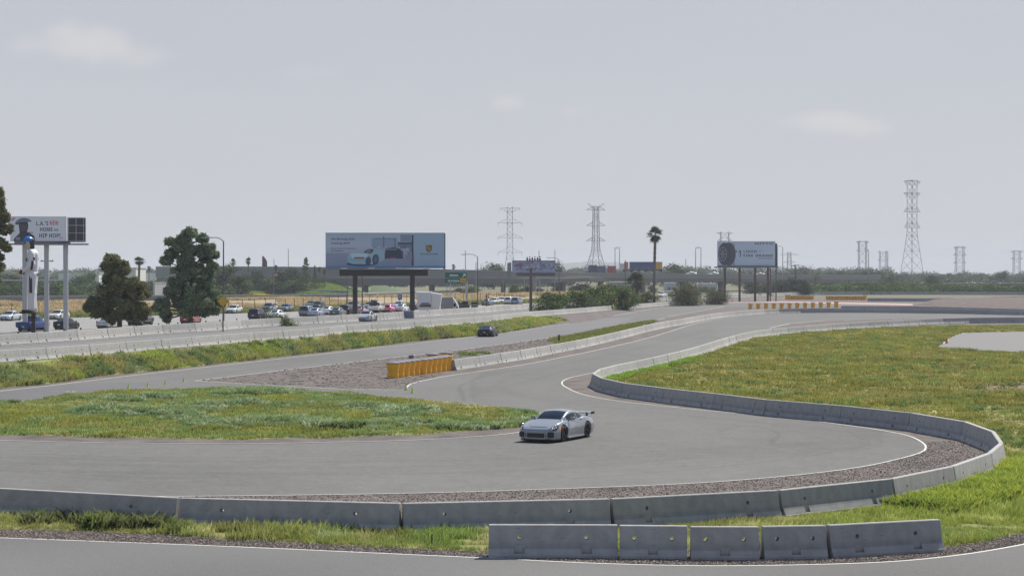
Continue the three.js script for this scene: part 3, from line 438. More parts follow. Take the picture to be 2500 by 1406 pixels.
function buildCar(s, col, opt = {}) { // forward is +x
  const hl = s.L / 2, topC = curve1(s.top), sh = curve1(s.sh), hw = curve1(s.w), bot = curve1(s.bot), N = s.fine ? 60 : 30, T = s.fine ? 22 : 12;
  const secPts = x => { const w = hw(x), b = bot(x), h = sh(x), t = topC(x), k = h - b; return [[0, b], [w * .84, b], [w * .965, b + .06], [w, b + k * .38], [w * .985, b + k * .68], [w * (s.shIn ?? .9), h], [w * .68, (h * .35 + t * .65)], [w * .34, t * .96 + h * .04], [0, t]]; };
  const at = (x, t) => { const p = secPts(x), k = t * (p.length - 1), i = Math.min(p.length - 2, k | 0), f = k - i, g = j => p[Math.max(0, Math.min(p.length - 1, j))], c = q => { const a = g(i - 1)[q], b = g(i)[q], d = g(i + 1)[q], e = g(i + 2)[q]; return .5 * (2 * b + (d - a) * f + (2 * a - 5 * b + 4 * d - e) * f * f + (3 * b - a - 3 * d + e) * f ** 3); }; return [x, c(1), Math.max(0, c(0))]; };
  const xs = []; for (let i = 0; i <= N; i++) xs.push(hl * Math.sin((i / N - .5) * Math.PI));
  const rows = xs.map(x => { const r = []; for (let j = 0; j <= T; j++) r.push(at(x, j / T)); const l = r.slice(1, -1).reverse().map(([a, b, c]) => [a, b, -c]); return [...r, ...l, r[0]]; });
  const ends = [rows[0], rows[rows.length - 1]].map(r => { const cy = (r[0][1] + r[T][1]) / 2; return r.map(([x]) => [x, cy, 0]); });
  let g = gridGeo([ends[0], ...rows, ends[1]]); g = mergeVertices(g, 1e-4); g.computeVertexNormals();
  { const p = g.attributes.position, i = g.index; let vol = 0; for (let k = 0; k < i.count; k += 3) { const a = [0, 1, 2].map(q => new THREE.Vector3().fromBufferAttribute(p, i.getX(k + q))); vol += a[0].dot(a[1].clone().cross(a[2])); } if (vol < 0) { const q = []; for (let k = 0; k < i.count; k += 3) q.push(i.getX(k), i.getX(k + 2), i.getX(k + 1)); g.setIndex(q); g.computeVertexNormals(); } }
  g.setAttribute('uv', new THREE.Float32BufferAttribute(new Float32Array(g.attributes.position.count * 2), 2));
  const cuts = []; for (const x of [s.fa, s.ra]) for (const z of [-1, 1]) cuts.push(new THREE.CylinderGeometry(s.R + .045, s.R + .045, .5, s.fine ? 40 : 20).rotateX(Math.PI / 2).translate(x, s.R + .01, z * (hw(x) - .06)));
  if (s.bed) cuts.push(box(s.bed[0] - s.bed[1], .6, hw(-1) * 1.62, (s.bed[0] + s.bed[1]) / 2, s.bed[2] + .3, 0));
  const body = sub(g, cuts), root = new THREE.Group();
  part('body', body, col, root);
  // cabin: one grid, split into glass and painted parts
  const yc = curve1(s.yc), wB = curve1(s.wB), wT = curve1(s.wT), [x0, x1, x2, x3] = s.cab, nx = s.fine ? 48 : 26, nt = s.fine ? 20 : 12, belt = x => Math.min(sh(x), yc(x)) - .015;
  const cp = (x, t) => { const b = belt(x), y = yc(x), k = Math.max(.001, y - b), ye = b + k * .9; if (t < .5) { const q = t / .5; return [x, mix(b, ye, q), mix(wB(x), wT(x), q ** 1.25)]; } const q = (t - .5) / .5; return [x, mix(ye, y, Math.sin(q * Math.PI / 2)), wT(x) * (1 - q)]; };
  const G = { cabin: [], windshield: [], rear_window: [], side_window: [], side_window2: [] };
  const hi = s.hi ?? .41;
  for (let i = 0; i < nx; i++) for (let j = 0; j < nt; j++) {
    const a = mix(x0, x3, i / nx), b = mix(x0, x3, (i + 1) / nx), t0 = j / nt, t1 = (j + 1) / nt, xm = (a + b) / 2, tm = (t0 + t1) / 2;
    let k = 'cabin';
    if (tm > .53 && xm < x0 - .04 && xm > x1 + .02) k = 'windshield'; else if (tm > .55 && xm > x3 + .05 && xm < x2 - .02) k = 'rear_window'; else if (tm > .08 && tm < hi && s.win.some(([p, q]) => xm < p && xm > q)) k = 'side_window';
    const q = [cp(a, t0), cp(b, t0), cp(b, t1), cp(a, t1)];
    for (const z of [1, -1]) { const v = q.map(([x, y, zz]) => [x, y, zz * z]), o = z > 0 ? [0, 1, 2, 0, 2, 3] : [0, 2, 1, 0, 3, 2]; (k === 'side_window' && z < 0 ? G.side_window2 : G[k]).push(...o.map(n => v[n])); }
  }
  for (const [k, v] of Object.entries(G)) if (v.length) { let q = new THREE.BufferGeometry(); q.setAttribute('position', new THREE.Float32BufferAttribute(v.flat(), 3)); q = mergeVertices(q, 1e-4); q.computeVertexNormals(); part(k.replace('2', ''), q, k === 'cabin' ? (opt.roof ?? col) : glassM, root); }
  // wheels
  const tg = lathe([[s.R * .66, -.11], [s.R * .95, -.115], [s.R, -.08], [s.R, .08], [s.R * .95, .115], [s.R * .66, .11]], 28).rotateX(Math.PI / 2), rg = [lathe([[s.R * .62, -.10], [s.R * .68, -.1], [s.R * .68, .1], [s.R * .62, .1]], 24).rotateX(Math.PI / 2), new THREE.CylinderGeometry(.06, .07, .2, 10).rotateX(Math.PI / 2)]; for (let k = 0; k < 5; k++) { const a = k * 1.2566; rg.push(box(s.R * .62, .055, .05, s.R * .33, 0, 0).rotateZ(a).translate(0, 0, .07), box(s.R * .62, .055, .05, s.R * .33, 0, 0).rotateZ(a).translate(0, 0, -.07)); }
  const rim = merge(rg), disc = new THREE.CylinderGeometry(s.R * .6, s.R * .6, .1, 20).rotateX(Math.PI / 2);
  for (const x of [s.fa, s.ra]) for (const z of [-1, 1]) { const w = new THREE.Group(); w.name = 'wheel'; root.add(w); w.position.set(x, s.R, z * (hw(x) - .135)); if (x === s.fa && opt.steer) w.rotation.y = opt.steer; part('tyre', tg, tyreM, w); part('rim', rim, opt.rim ?? rimM, w); part('brake_disc', disc, blackM, w); }
  part('underside', [box(s.L * .86, .1, hw(0) * 1.5, 0, bot(0) + .03, 0), ...[s.fa, s.ra].map(x => box(s.R * 2.1, s.R * 1.7, hw(x) * 1.55, x, s.R * 1.02, 0))], blackM, root);
  // a lamp or panel that lies on the body skin: centre station, half length, centre and half height in the section
  const patch = (xc, rx, tc, rt, z, off = .008, sq = 2) => { const n = 24, m = 5, v = [], idx = []; for (let r = 0; r <= m; r++) for (let a = 0; a <= n; a++) { const th = a / n * 2 * Math.PI, e = 2 / sq, cx = Math.sign(Math.cos(th)) * Math.abs(Math.cos(th)) ** e, cy = Math.sign(Math.sin(th)) * Math.abs(Math.sin(th)) ** e, X = clamp(xc + rx * r / m * cx, -hl, hl), p = at(X, clamp(tc + rt * r / m * cy)), q = at(X, clamp(tc + rt * r / m * cy + .01)), u = at(X - .01, clamp(tc + rt * r / m * cy)); const nrm = V(q[0] - p[0], q[1] - p[1], q[2] - p[2]).cross(V(u[0] - p[0], u[1] - p[1], u[2] - p[2])).normalize(); if (nrm.y * (p[1] - .5) + nrm.z * p[2] + nrm.x * p[0] * .3 < 0) nrm.negate(); if (nrm.lengthSq() < .5) nrm.set(0, 1, 0); const o = off * (1 - .5 * (r / m) ** 4); v.push(p[0] + nrm.x * o, p[1] + nrm.y * o, (p[2] + nrm.z * o) * z); } for (let r = 0; r < m; r++) for (let a = 0; a < n; a++) { const k = r * (n + 1) + a; idx.push(k, k + 1, k + n + 1, k + 1, k + n + 2, k + n + 1); } const q = new THREE.BufferGeometry(); q.setAttribute('position', new THREE.Float32BufferAttribute(v, 3)); q.setIndex(z > 0 ? idx : idx.flatMap((_, i) => i % 3 ? [] : [idx[i], idx[i + 2], idx[i + 1]])); q.computeVertexNormals(); return q; };
  s.dress?.(root, { patch, at, hw, sh, topC, bot, col, opt });
  const ax = s.mirror ?? [x0 - .36, sh(x0) + .08]; for (const z of [-1, 1]) part('mirror', [rbox(.13, .14, .2, .04, ax[0], ax[1] + .02, z * (hw(ax[0]) + .05)), box(.05, .05, .18, ax[0], ax[1] - .05, z * (hw(ax[0]) - .08))], opt.mirror ?? col, root);
  return root;
}
const sporty = {
  L: 4.56, R: .345, fa: 1.30, ra: -1.15, fine: true, shIn: .86,
  top: [[2.28, .47], [2.2, .56], [2.0, .655], [1.6, .765], [1.2, .86], [.98, .91], [0, .93], [-1, .95], [-1.5, .92], [-1.9, .85], [-2.2, .74], [-2.28, .64]],
  sh: [[2.28, .47], [2.18, .58], [1.95, .70], [1.55, .80], [1.2, .83], [.8, .81], [0, .81], [-.6, .85], [-1.1, .91], [-1.6, .88], [-2, .78], [-2.28, .62]],
  w: [[2.28, .52], [2.24, .68], [2.12, .80], [1.9, .87], [1.6, .905], [1.3, .915], [.6, .885], [0, .885], [-.6, .91], [-1.15, .935], [-1.7, .90], [-2.1, .80], [-2.28, .60]],
  bot: [[2.28, .15], [2.1, .11], [0, .12], [-1.9, .16], [-2.28, .28]],
  cab: [1.0, .22, -.55, -1.85], yc: [[1.0, .90], [.75, 1.035], [.45, 1.165], [.2, 1.235], [-.1, 1.27], [-.4, 1.262], [-.8, 1.19], [-1.2, 1.07], [-1.6, .94], [-1.85, .865]],
  wB: [[1.0, .66], [.6, .75], [0, .79], [-.6, .78], [-1.1, .70], [-1.85, .52]], wT: [[1.0, .62], [.4, .58], [-.1, .56], [-.8, .52], [-1.85, .42]],
  win: [[.62, -.28], [-.34, -1.05]], mirror: [.52, .92],
};
function lamps911(root, { patch, opt }) {
  for (const z of [-1, 1]) { const h = part('headlight', patch(1.97, .24, .60, .085, z, .014), blackM, root); for (const [dx, dt] of [[.10, .024], [.10, -.03], [-.02, .03], [-.02, -.03], [-.15, .01], [.19, -.01]]) part('lens', patch(1.97 + dx, .045, .60 + dt, .017, z, .035), lampM, h); part('side_marker', patch(1.72, .08, .5, .03, z, .006), amberM, root); part('taillight', patch(-2.16, .1, .64, .035, z, .012, 4), redM, root); }
}
specs.gt = { ...sporty, dress(root, k) {
  lamps911(root, k); const { col } = k;
  const sl = (name, x, y, z, w, h, ry = 0, d = .16) => part(name, rbox(d, h, w, .03, x, y, z, ry), blackM, root);
  const mi = sl('front_intake', 2.225, .31, 0, .80, .18); part('grille_bar', [box(.02, .015, .76, 2.306, .28, 0), box(.02, .015, .76, 2.306, .34, 0)], M(.06, .06, .06, .5), mi);
  for (const z of [-1, 1]) { sl('front_intake', 2.205, .31, z * .465, .07, .17, -z * .2); sl('front_intake', 2.185, .34, z * .655, .28, .23, -z * .45, .16); part('side_vent', k.patch(.95, .05, .42, .09, z, .006, 4), blackM, root); part('rear_vent', k.patch(-2.15, .08, .4, .07, z, .006, 4), blackM, root); }
  part('hood_vent', k.patch(2.02, .035, 1, .17, 1, .006, 6), blackM, root); part('hood_vent', k.patch(2.02, .035, 1, .17, -1, .006, 6), blackM, root);
  const sp = new THREE.Shape(); sp.moveTo(1.75, -.9); sp.quadraticCurveTo(2.22, -.86, 2.33, -.4); sp.quadraticCurveTo(2.36, 0, 2.33, .4); sp.quadraticCurveTo(2.22, .86, 1.75, .9); sp.lineTo(1.75, -.9);
  part('front_splitter', new THREE.ExtrudeGeometry(sp, { depth: .025, bevelEnabled: false }).rotateX(Math.PI / 2).translate(0, .125, 0), blackM, root);
  for (const z of [-1, 1]) { part('side_skirt', rbox(1.7, .07, .1, .02, .08, .15, z * .885), col, root); part('door_handle', rbox(.2, .03, .03, .012, -.12, .74, z * .905), col, root); part('fuel_duct', k.patch(-.62, .1, .62, .03, z, .006, 3), blackM, root); }
  const wing = part('rear_wing', rbox(.34, .035, 1.56, .015, -1.98, 1.04, 0, 0, -.12), col, root); for (const z of [-1, 1]) { part('end_plate', rbox(.36, .11, .025, .01, -1.98, 1.03, z * .79), blackM, wing); part('wing_strut', rbox(.2, .26, .03, .01, -1.94, .93, z * .52, 0, .15), M(.05, .05, .055, .4), wing); }
  part('rear_spoiler', rbox(.2, .05, 1.2, .02, -2.1, .87, 0), col, root); part('rear_bumper_panel', rbox(.12, .2, 1.1, .03, -2.24, .36, 0), blackM, root);
} };
specs.coupe = { ...sporty, dress(root, k) { lamps911(root, k); const sl = (n, x, y, z, w, h, ry = 0, d = .14) => part(n, rbox(d, h, w, .03, x, y, z, ry), blackM, root); sl('front_intake', 2.225, .28, 0, .9, .13); for (const z of [-1, 1]) { sl('front_intake', 2.06, .3, z * .7, .26, .16, -z * .6, .18); part('side_vent', k.patch(-.45, .14, .5, .07, z, .008, 3), blackM, root); } sl('rear_bumper_panel', -2.23, .3, 0, 1.1, .16); part('licence_plate', rbox(.03, .13, .34, .01, -2.3, .52, 0), M(.25, .35, .45, .5), root); if (k.opt.wing) { const w = part('rear_wing', rbox(.3, .03, 1.36, .012, -1.95, 1.1, 0), k.col, root); for (const z of [-1, 1]) part('wing_strut', rbox(.16, .26, .04, .01, -1.93, .97, z * .5), k.col, w); } for (const z of [-.35, .35]) part('exhaust', new THREE.CylinderGeometry(.05, .05, .16, 12).rotateZ(Math.PI / 2), rimM, root, [-2.24, .26, z]); } };
function plainLamps(hx, hy, rx, ry, plates = true) { return (root, { patch, hw, bot }) => {
  for (const z of [-1, 1]) { part('headlight', patch(hx - .2, .22, hy, .04, z, .012, 3), lampM, root); part('taillight', patch(rx + .1, .14, ry, .05, z, .014, 4), redM, root); }
  part('front_grille', rbox(.1, .2, .9, .03, hx - .03, .5, 0), blackM, root); part('front_bumper', rbox(.12, .14, 1.2, .04, hx - .04, .28, 0), blackM, root); part('rear_bumper', rbox(.1, .14, 1.3, .04, rx + .03, .34, 0), blackM, root);
  if (plates) for (const [x, y] of [[rx - .02, .62], [hx + .02, .4]]) part('licence_plate', rbox(.03, .14, .32, .008, x, y, 0), plateM, root); }; }
specs.sedan = { L: 4.85, R: .33, fa: 1.42, ra: -1.38, shIn: .93, top: [[2.42, .62], [2.2, .78], [1.6, .88], [1.1, .97], [0, .98], [-1.6, 1.03], [-2.1, 1.05], [-2.35, 1.0], [-2.42, .85]], sh: [[2.42, .6], [2.2, .74], [1.5, .84], [1, .9], [0, .93], [-1.5, .98], [-2.2, 1], [-2.42, .8]], w: [[2.42, .62], [2.32, .8], [2, .89], [1.4, .915], [-1.4, .915], [-2.1, .87], [-2.35, .78], [-2.42, .66]], bot: [[2.42, .26], [2, .19], [-2, .22], [-2.42, .34]], cab: [1.2, .3, -.9, -1.95], yc: [[1.2, .95], [.8, 1.15], [.3, 1.39], [-.2, 1.46], [-.7, 1.44], [-1.1, 1.34], [-1.5, 1.18], [-1.95, 1.02]], wB: [[1.2, .72], [0, .84], [-1, .82], [-1.95, .66]], wT: [[1.2, .66], [.3, .6], [-.8, .58], [-1.95, .56]], win: [[.75, -.12], [-.2, -.95], [-1.0, -1.35]], dress: plainLamps(2.42, .57, -2.42, .62) };
specs.suv = { L: 4.75, R: .37, fa: 1.4, ra: -1.35, shIn: .94, top: [[2.37, .75], [2.2, .95], [1.6, 1.04], [1.1, 1.1], [0, 1.12], [-2, 1.12], [-2.3, 1.1], [-2.37, .9]], sh: [[2.37, .72], [2.2, .9], [1.5, 1.0], [0, 1.06], [-2, 1.1], [-2.37, .95]], w: [[2.37, .68], [2.25, .86], [1.9, .93], [-1.9, .94], [-2.25, .88], [-2.37, .8]], bot: [[2.37, .34], [2, .26], [-2, .28], [-2.37, .38]], cab: [1.2, .45, -1.95, -2.3], yc: [[1.2, 1.08], [.8, 1.34], [.4, 1.6], [0, 1.68], [-1.5, 1.69], [-1.95, 1.62], [-2.15, 1.36], [-2.3, 1.12]], wB: [[1.2, .78], [0, .88], [-2, .86], [-2.3, .8]], wT: [[1.2, .7], [.4, .68], [-1.9, .66], [-2.3, .7]], win: [[.8, -.1], [-.2, -1.05], [-1.15, -1.85]], dress: plainLamps(2.37, .57, -2.37, .62) };
specs.van = { ...specs.suv, L: 5.0, yc: [[1.6, 1.08], [1.1, 1.38], [.6, 1.62], [0, 1.72], [-1.7, 1.72], [-2.1, 1.64], [-2.3, 1.36], [-2.42, 1.12]], cab: [1.6, .6, -2.15, -2.42], wB: [[1.6, .76], [0, .9], [-2, .9], [-2.42, .84]], wT: [[1.6, .7], [.4, .7], [-1.9, .7], [-2.42, .74]], win: [[1.0, -.05], [-.15, -1.1], [-1.2, -2.0]] };
specs.pickup = { L: 5.9, R: .41, fa: 1.85, ra: -1.8, shIn: .96, top: [[2.95, .8], [2.8, 1.08], [2.2, 1.16], [1.4, 1.2], [0, 1.2], [-2.8, 1.2], [-2.95, 1.1]], sh: [[2.95, .78], [2.8, 1.02], [2, 1.12], [0, 1.14], [-2.8, 1.15], [-2.95, 1.08]], w: [[2.95, .78], [2.85, .93], [2.4, 1.0], [-2.6, 1.0], [-2.9, .98], [-2.95, .94]], bot: [[2.95, .5], [2.4, .42], [-2.6, .46], [-2.95, .56]], bed: [-1.0, -2.83, .72], cab: [1.55, .8, -.7, -.96], yc: [[1.55, 1.16], [1.2, 1.48], [.8, 1.78], [.4, 1.9], [-.4, 1.92], [-.7, 1.88], [-.85, 1.5], [-.96, 1.17]], wB: [[1.55, .8], [0, .95], [-.96, .92]], wT: [[1.55, .74], [.6, .74], [-.96, .76]], win: [[1.25, .32], [.22, -.6]], dress: plainLamps(2.95, .57, -2.95, .6) };
specs.hatch = { ...specs.sedan, L: 4.2, R: .32, fa: 1.3, ra: -1.25, top: [[2.1, .64], [1.9, .82], [1.4, .93], [1, 1.0], [-1.7, 1.0], [-2.1, .9]], sh: [[2.1, .62], [1.9, .78], [1.4, .88], [0, .95], [-1.8, .98], [-2.1, .85]], w: [[2.1, .62], [2, .8], [1.6, .88], [-1.6, .89], [-2, .82], [-2.1, .72]], bot: [[2.1, .26], [1.8, .2], [-1.8, .22], [-2.1, .34]], cab: [1.2, .4, -1.5, -2.0], yc: [[1.2, .97], [.8, 1.2], [.4, 1.42], [0, 1.5], [-1.1, 1.48], [-1.5, 1.38], [-1.8, 1.16], [-2, 1.0]], wB: [[1.2, .7], [0, .82], [-2, .76]], wT: [[1.2, .64], [.3, .6], [-2, .6]], win: [[.75, -.15], [-.25, -1.05], [-1.15, -1.55]], dress: plainLamps(2.1, .57, -2.1, .62) };
const protos = {};
function car(name, spec, c, label, cat, pos, heading, o = {}) { // heading: direction of travel [x, z]
  const key = spec + JSON.stringify(c) + JSON.stringify(Object.keys(o)); let root;
  if (!protos[key]) root = protos[key] = buildCar(specs[spec], paint(...c, o.rough), o); else root = protos[key].clone();
  root.name = numbered(name); scene.add(root); root.position.copy(pos); root.rotation.y = Math.atan2(-heading[1], heading[0]); tag(root, label, cat, o.group); if (o.s) root.scale.setScalar(o.s); return root;
}
const dirOf = (deg, away) => { const a = deg * Math.PI / 180; return away ? [Math.sin(a), -Math.cos(a)] : [-Math.sin(a), Math.cos(a)]; };
car('sports_car', 'gt', [.235, .252, .268], 'pale grey sports coupe with rear wing cornering on the loop', 'car', P(1362, 1071, .012), dirOf(25.5), { rim: darkRim, steer: .12, rough: .3 });
car('sports_car', 'coupe', [.30, .315, .34], 'silver sports coupe on the straight between the two barrier walls', 'car', P(895, 784, RISE + .012), dirOf(11), { rim: rimM });
car('sports_car', 'coupe', [.008, .009, .013], 'black sports coupe driving away beside the grass bank', 'car', P(1191, 821, .016), dirOf(9, true), { rim: rimM, wing: true });
// freeway traffic: [kind, colour, left px, right px, ground px, direction away?, label]
const white = [.72, .73, .74], silver = [.42, .44, .46], black = [.012, .013, .016], grey = [.1, .105, .11];
const FW = [
  ['sedan', [.48, .52, .58], 0, 48, 784, 0, 'pale blue-silver sedan at the left edge of the freeway'], ['pickup', [.012, .05, .19], 38, 120, 810, 1, 'blue pickup truck behind the statue post'], ['sedan', black, 127, 194, 805, 1, 'black sedan with red tail lights right of the blue pickup'], ['sedan', [.55, .54, .5], 116, 167, 781, 0, 'beige-white sedan above the black sedan'],
  ['sedan', silver, 238, 290, 803, 1, 'silver sedan under the left pine'], ['pickup', [.09, .1, .11], 310, 373, 795, 1, 'dark grey pickup truck between the two pines'], ['sedan', [.33, .02, .03], 437, 492, 791, 1, 'red sedan behind the trunk of the tall pine'], ['sedan', [.6, .61, .6], 553, 589, 766, 0, 'small silver-white sedan right of the yellow diamond sign'],
  ['suv', [.02, .03, .045], 604, 652, 781, 1, 'dark blue SUV closest to the freeway wall'], ['sedan', white, 652, 700, 780, 1, 'white sedan behind the bush right of the dark SUV'], ['suv', [.06, .075, .09], 638, 676, 763, 0, 'dark grey SUV coming on above the white sedan'], ['sedan', [.06, .085, .11], 677, 718, 762, 0, 'dark blue-grey sedan with lit headlights'],
  ['van', [.13, .17, .25], 732, 768, 773, 1, 'blue-grey minivan left of the silver sedans'], ['suv', [.03, .035, .045], 762, 791, 758, 0, 'dark crossover coming on, nearer of two'], ['sedan', [.05, .06, .08], 747, 772, 753, 0, 'dark sedan half hidden behind the crossover'], ['sedan', [.3, .36, .48], 750, 794, 775, 1, 'light blue sedan beside the minivan'],
  ['sedan', white, 786, 816, 770, 1, 'white sedan left of the teal sedan'], ['sedan', [.05, .09, .10], 804, 845, 773, 1, 'dark teal sedan left of the billboard post'], ['suv', black, 827, 866, 769, 1, 'black off-road SUV left of the black billboard post'], ['suv', [.16, .19, .2], 846, 876, 758, 0, 'grey SUV coming on behind the black billboard post'],
  ['sedan', [.5, .25, .27], 866, 894, 769, 1, 'pale red and white sedan at the foot of the billboard post'], ['sedan', [.16, .18, .24], 889, 917, 756, 0, 'grey-blue sedan left of the loaded pickup'], ['pickup', [.62, .6, .56], 900, 940, 765, 1, 'white pickup truck with junk piled in its bed'], ['hatch', [.72, .11, .26], 937, 963, 764, 1, 'pink hatchback beside the white sedan below the billboard'],
  ['sedan', [.35, .5, .68], 959, 989, 755, 0, 'pale blue sedan coming on above the pink car'], ['sedan', white, 962, 1000, 763, 1, 'white sedan right of the pink hatchback'], ['sedan', [.07, .02, .025], 1000, 1024, 757, 1, 'dark red sedan left of the white box truck'],
  ['sedan', [.09, .13, .18], 1178, 1203, 747, 1, 'dark blue sedan right of the flatbed truck'], ['sedan', [.6, .63, .66], 1197, 1217, 744, 0, 'pale sedan right of the dark blue sedan'], ['sedan', white, 1217, 1238, 742, 0, 'white sedan, left of two white cars before the weigh station pole'], ['suv', white, 1234, 1256, 744, 1, 'white SUV, right of the two white cars before the weigh station pole'], ['suv', [.16, .2, .29], 1252, 1273, 745, 1, 'blue-grey SUV left of the round green bush'],
  ['sedan', white, 1600, 1634, 727, 0, 'white sedan at the foot of the tall palm'], ['sedan', [.6, .6, .62], 1540, 1562, 721, 1, 'pale sedan beneath the bridge behind the short palm'], ['sedan', [.2, .22, .25], 1630, 1652, 725, 1, 'grey sedan right of the tall palm'],
];
for (const [k, c, x0, x1, y, away, label] of FW) car(k === 'pickup' ? 'pickup_truck' : k === 'van' ? 'minivan' : 'freeway_car', k, c, label, k === 'pickup' ? 'pickup truck' : k === 'van' ? 'minivan' : k === 'suv' ? 'SUV' : 'car', P((x0 + x1) / 2, y - 1.5, .03), dirOf(x0 > 1000 ? 14 : 10.5, away), {});
// ---------------------------------------------------------------- freeway and the land beyond
struct('freeway', sheet(raw([[-300, 815], [-300, 784], [0, 780], [300, 773], [640, 763.5], [900, 755], [1250, 742], [1500, 733], [1800, 716], [2000, 711], [2100, 712], [1900, 719], [1700, 729], [1500, 744], [1250, 772], [900, 800], [500, 828], [100, 850], [-300, 880]]), .012), M(.20, .197, .19, .9, 0, { bumpMap: finBump, bumpScale: .012 }));
for (const [a, b] of [[[[-200, 806], [0, 800], [300, 790], [640, 777], [900, 766.5], [1250, 751]], .2], [[[-200, 796], [0, 790.5], [300, 782], [640, 770.5], [900, 761], [1250, 746.5]], .2]]) struct('painted_line', ribbon(line(a, 0, 2), b, .02), paintM);
struct('verge', sheet(raw([[-300, 784], [0, 780], [300, 773], [640, 763.5], [900, 755], [1250, 742], [1500, 733], [1500, 728], [1250, 735.5], [900, 747], [640, 756.5], [300, 766], [0, 773], [-300, 778]]), .02), M(.105, .12, .04, 1));
const dryTex = rep(mapTex(512, 512, (u, v) => { const n = fbmTile(u, v), k = hash2(u * 256 | 0, v * 512 | 0), t = sst(-.2, .35, n); return [mix(.24, .30, t) * (.7 + .6 * k), mix(.185, .225, t) * (.7 + .6 * k), mix(.125, .12, t) * (.7 + .6 * k)]; }, true), 1 / 30);
{ // dry slope rising to the channel wall
  const A = raw([[-300, 778], [0, 773], [300, 766], [640, 756.5], [900, 747], [1250, 735.5], [1500, 728]]), B = A.map((p, i) => V(p.x * 1.2 - 4, 0, p.z - 75 + i * 4));
  struct('dry_slope', loft(A, B, 60, 10, (p, u, v) => { p.y = .024 + 1.1 * sst(0, 1, v) + .25 * fbm(p.x * .06, p.z * .05, 4, 3) * v; }), M(1, 1, 1, 1, 0, { map: dryTex }));
  const place = () => { const u = rnd(), v = rr(.15, .98), k = u * (A.length - 1), i = Math.min(A.length - 2, k | 0), a = A[i].clone().lerp(A[i + 1], k - i), b = B[i].clone().lerp(B[i + 1], k - i), p = a.lerp(b, v); p.y = 1.05 * sst(0, 1, v); return fbm(p.x * .05, p.z * .02, 9, 3) > -.12 ? p : null; };
  scatter('grass', 'dry golden grass on the slope beyond the freeway', tufts.far, 9000, place, () => rnd() > .4 ? [.33, .26, .14] : [.25, .2, .12], () => 2.6);
  const vp = inPoly(raw([[-300, 784], [0, 780], [300, 773], [640, 763.5], [900, 755], [1250, 742], [1500, 733], [1500, 728], [1250, 735.5], [900, 747], [640, 756.5], [300, 766], [0, 773], [-300, 778]]), .02);
  scatter('weeds', 'green verge plants along the far edge of the freeway', tufts.far, 5000, vp, () => rnd() > .5 ? [.10, .13, .035] : [.14, .15, .05], () => 2.2);
}
struct('green_field', sheet(raw([[-600, 736], [420, 729], [700, 722], [900, 712], [1000, 700], [800, 692], [-600, 697]]), .02), M(.085, .125, .04, 1));
function wallStrip(name, px, h, th, m, label, cat, kind) { const pts = raw(px), g = []; for (let i = 1; i < pts.length; i++) { const a = pts[i - 1], b = pts[i], d = b.clone().sub(a), l = d.length(); g.push(box(l, h, th, 0, h / 2, 0).rotateY(-Math.atan2(d.z, d.x)).translate((a.x + b.x) / 2, 0, (a.z + b.z) / 2), box(l, .18, th + .14, 0, h + .095, 0).rotateY(-Math.atan2(d.z, d.x)).translate((a.x + b.x) / 2, 0, (a.z + b.z) / 2)); } const t = thing(name, label, cat); part('wall', g.filter((_, i) => !(i % 2)), m, t); part('coping', g.filter((_, i) => i % 2), M(.5, .49, .46, .9), t); return t; }
wallStrip('channel_wall', [[-200, 741], [0, 740], [280, 738], [460, 737], [620, 736.5], [760, 734.5], [1000, 731], [1120, 728]], 1.5, .4, M(.27, .25, .25, .95), 'long low grey-brown concrete wall behind the dry slope', 'wall');
wallStrip('ramp_wall', [[648, 718], [760, 719.5], [850, 722]], 1.5, .4, M(.33, .32, .30, .95), 'short pale ramp wall below the green embankment', 'wall');
wallStrip('ramp_wall', [[690, 729], [770, 728], [850, 726.5], [980, 722], [1120, 718]], 1.0, .4, M(.3, .29, .28, .95), 'second pale wall between the channel wall and the bridge', 'wall');
wallStrip('block_wall', [[374, 734], [402, 733]], 4.4, .5, M(.38, .37, .38, .95), 'light grey block wall between the two pines', 'wall');
{ const g = raw([[570, 730], [640, 733], [700, 732], [640, 724], [590, 722]]), t = inPoly(g); scatter('flowers', 'patch of yellow wild flowers below the embankment', tufts.far, 1500, t, () => rnd() > .35 ? [.50, .36, .015] : [.15, .18, .03], () => 3.2); }
{ // embankment of the overpass
  const A = raw([[570, 722], [640, 719], [720, 719.5], [800, 721], [880, 722]]), g = loft(A, A.map(p => V(p.x * 1.16 - 6, 0, p.z - 110)), 60, 16, (p, u, v) => { p.y = .03 + (5.2 + .6 * fbm(p.x * .05, p.z * .04, 3, 3)) * sst(0, .75, v) * sst(0, .16, u) * sst(1, .78, u); });
  struct('embankment', g, M(.075, .115, .03, 1));
  const pp = g.attributes.position; scatter('weeds', 'green brush covering the overpass embankment', tufts.weed, 6000, () => { const i = rnd() * pp.count | 0; return V(pp.getX(i) + rr(-1.5, 1.5), pp.getY(i) - .1, pp.getZ(i) + rr(-3, 3)); }, p => fbm(p.x * .08, p.z * .05, 6, 3) > 0 ? [.075, .125, .03] : [.11, .16, .035], () => 3.2);
  const A2 = raw([[905, 712], [935, 713], [978, 713]]), g2 = loft(A2, A2.map((p, i) => V(p.x - 2, 4.5 - i * 2.2, p.z - 40)), 20, 6); struct('embankment', g2, M(.06, .09, .03, 1));
}
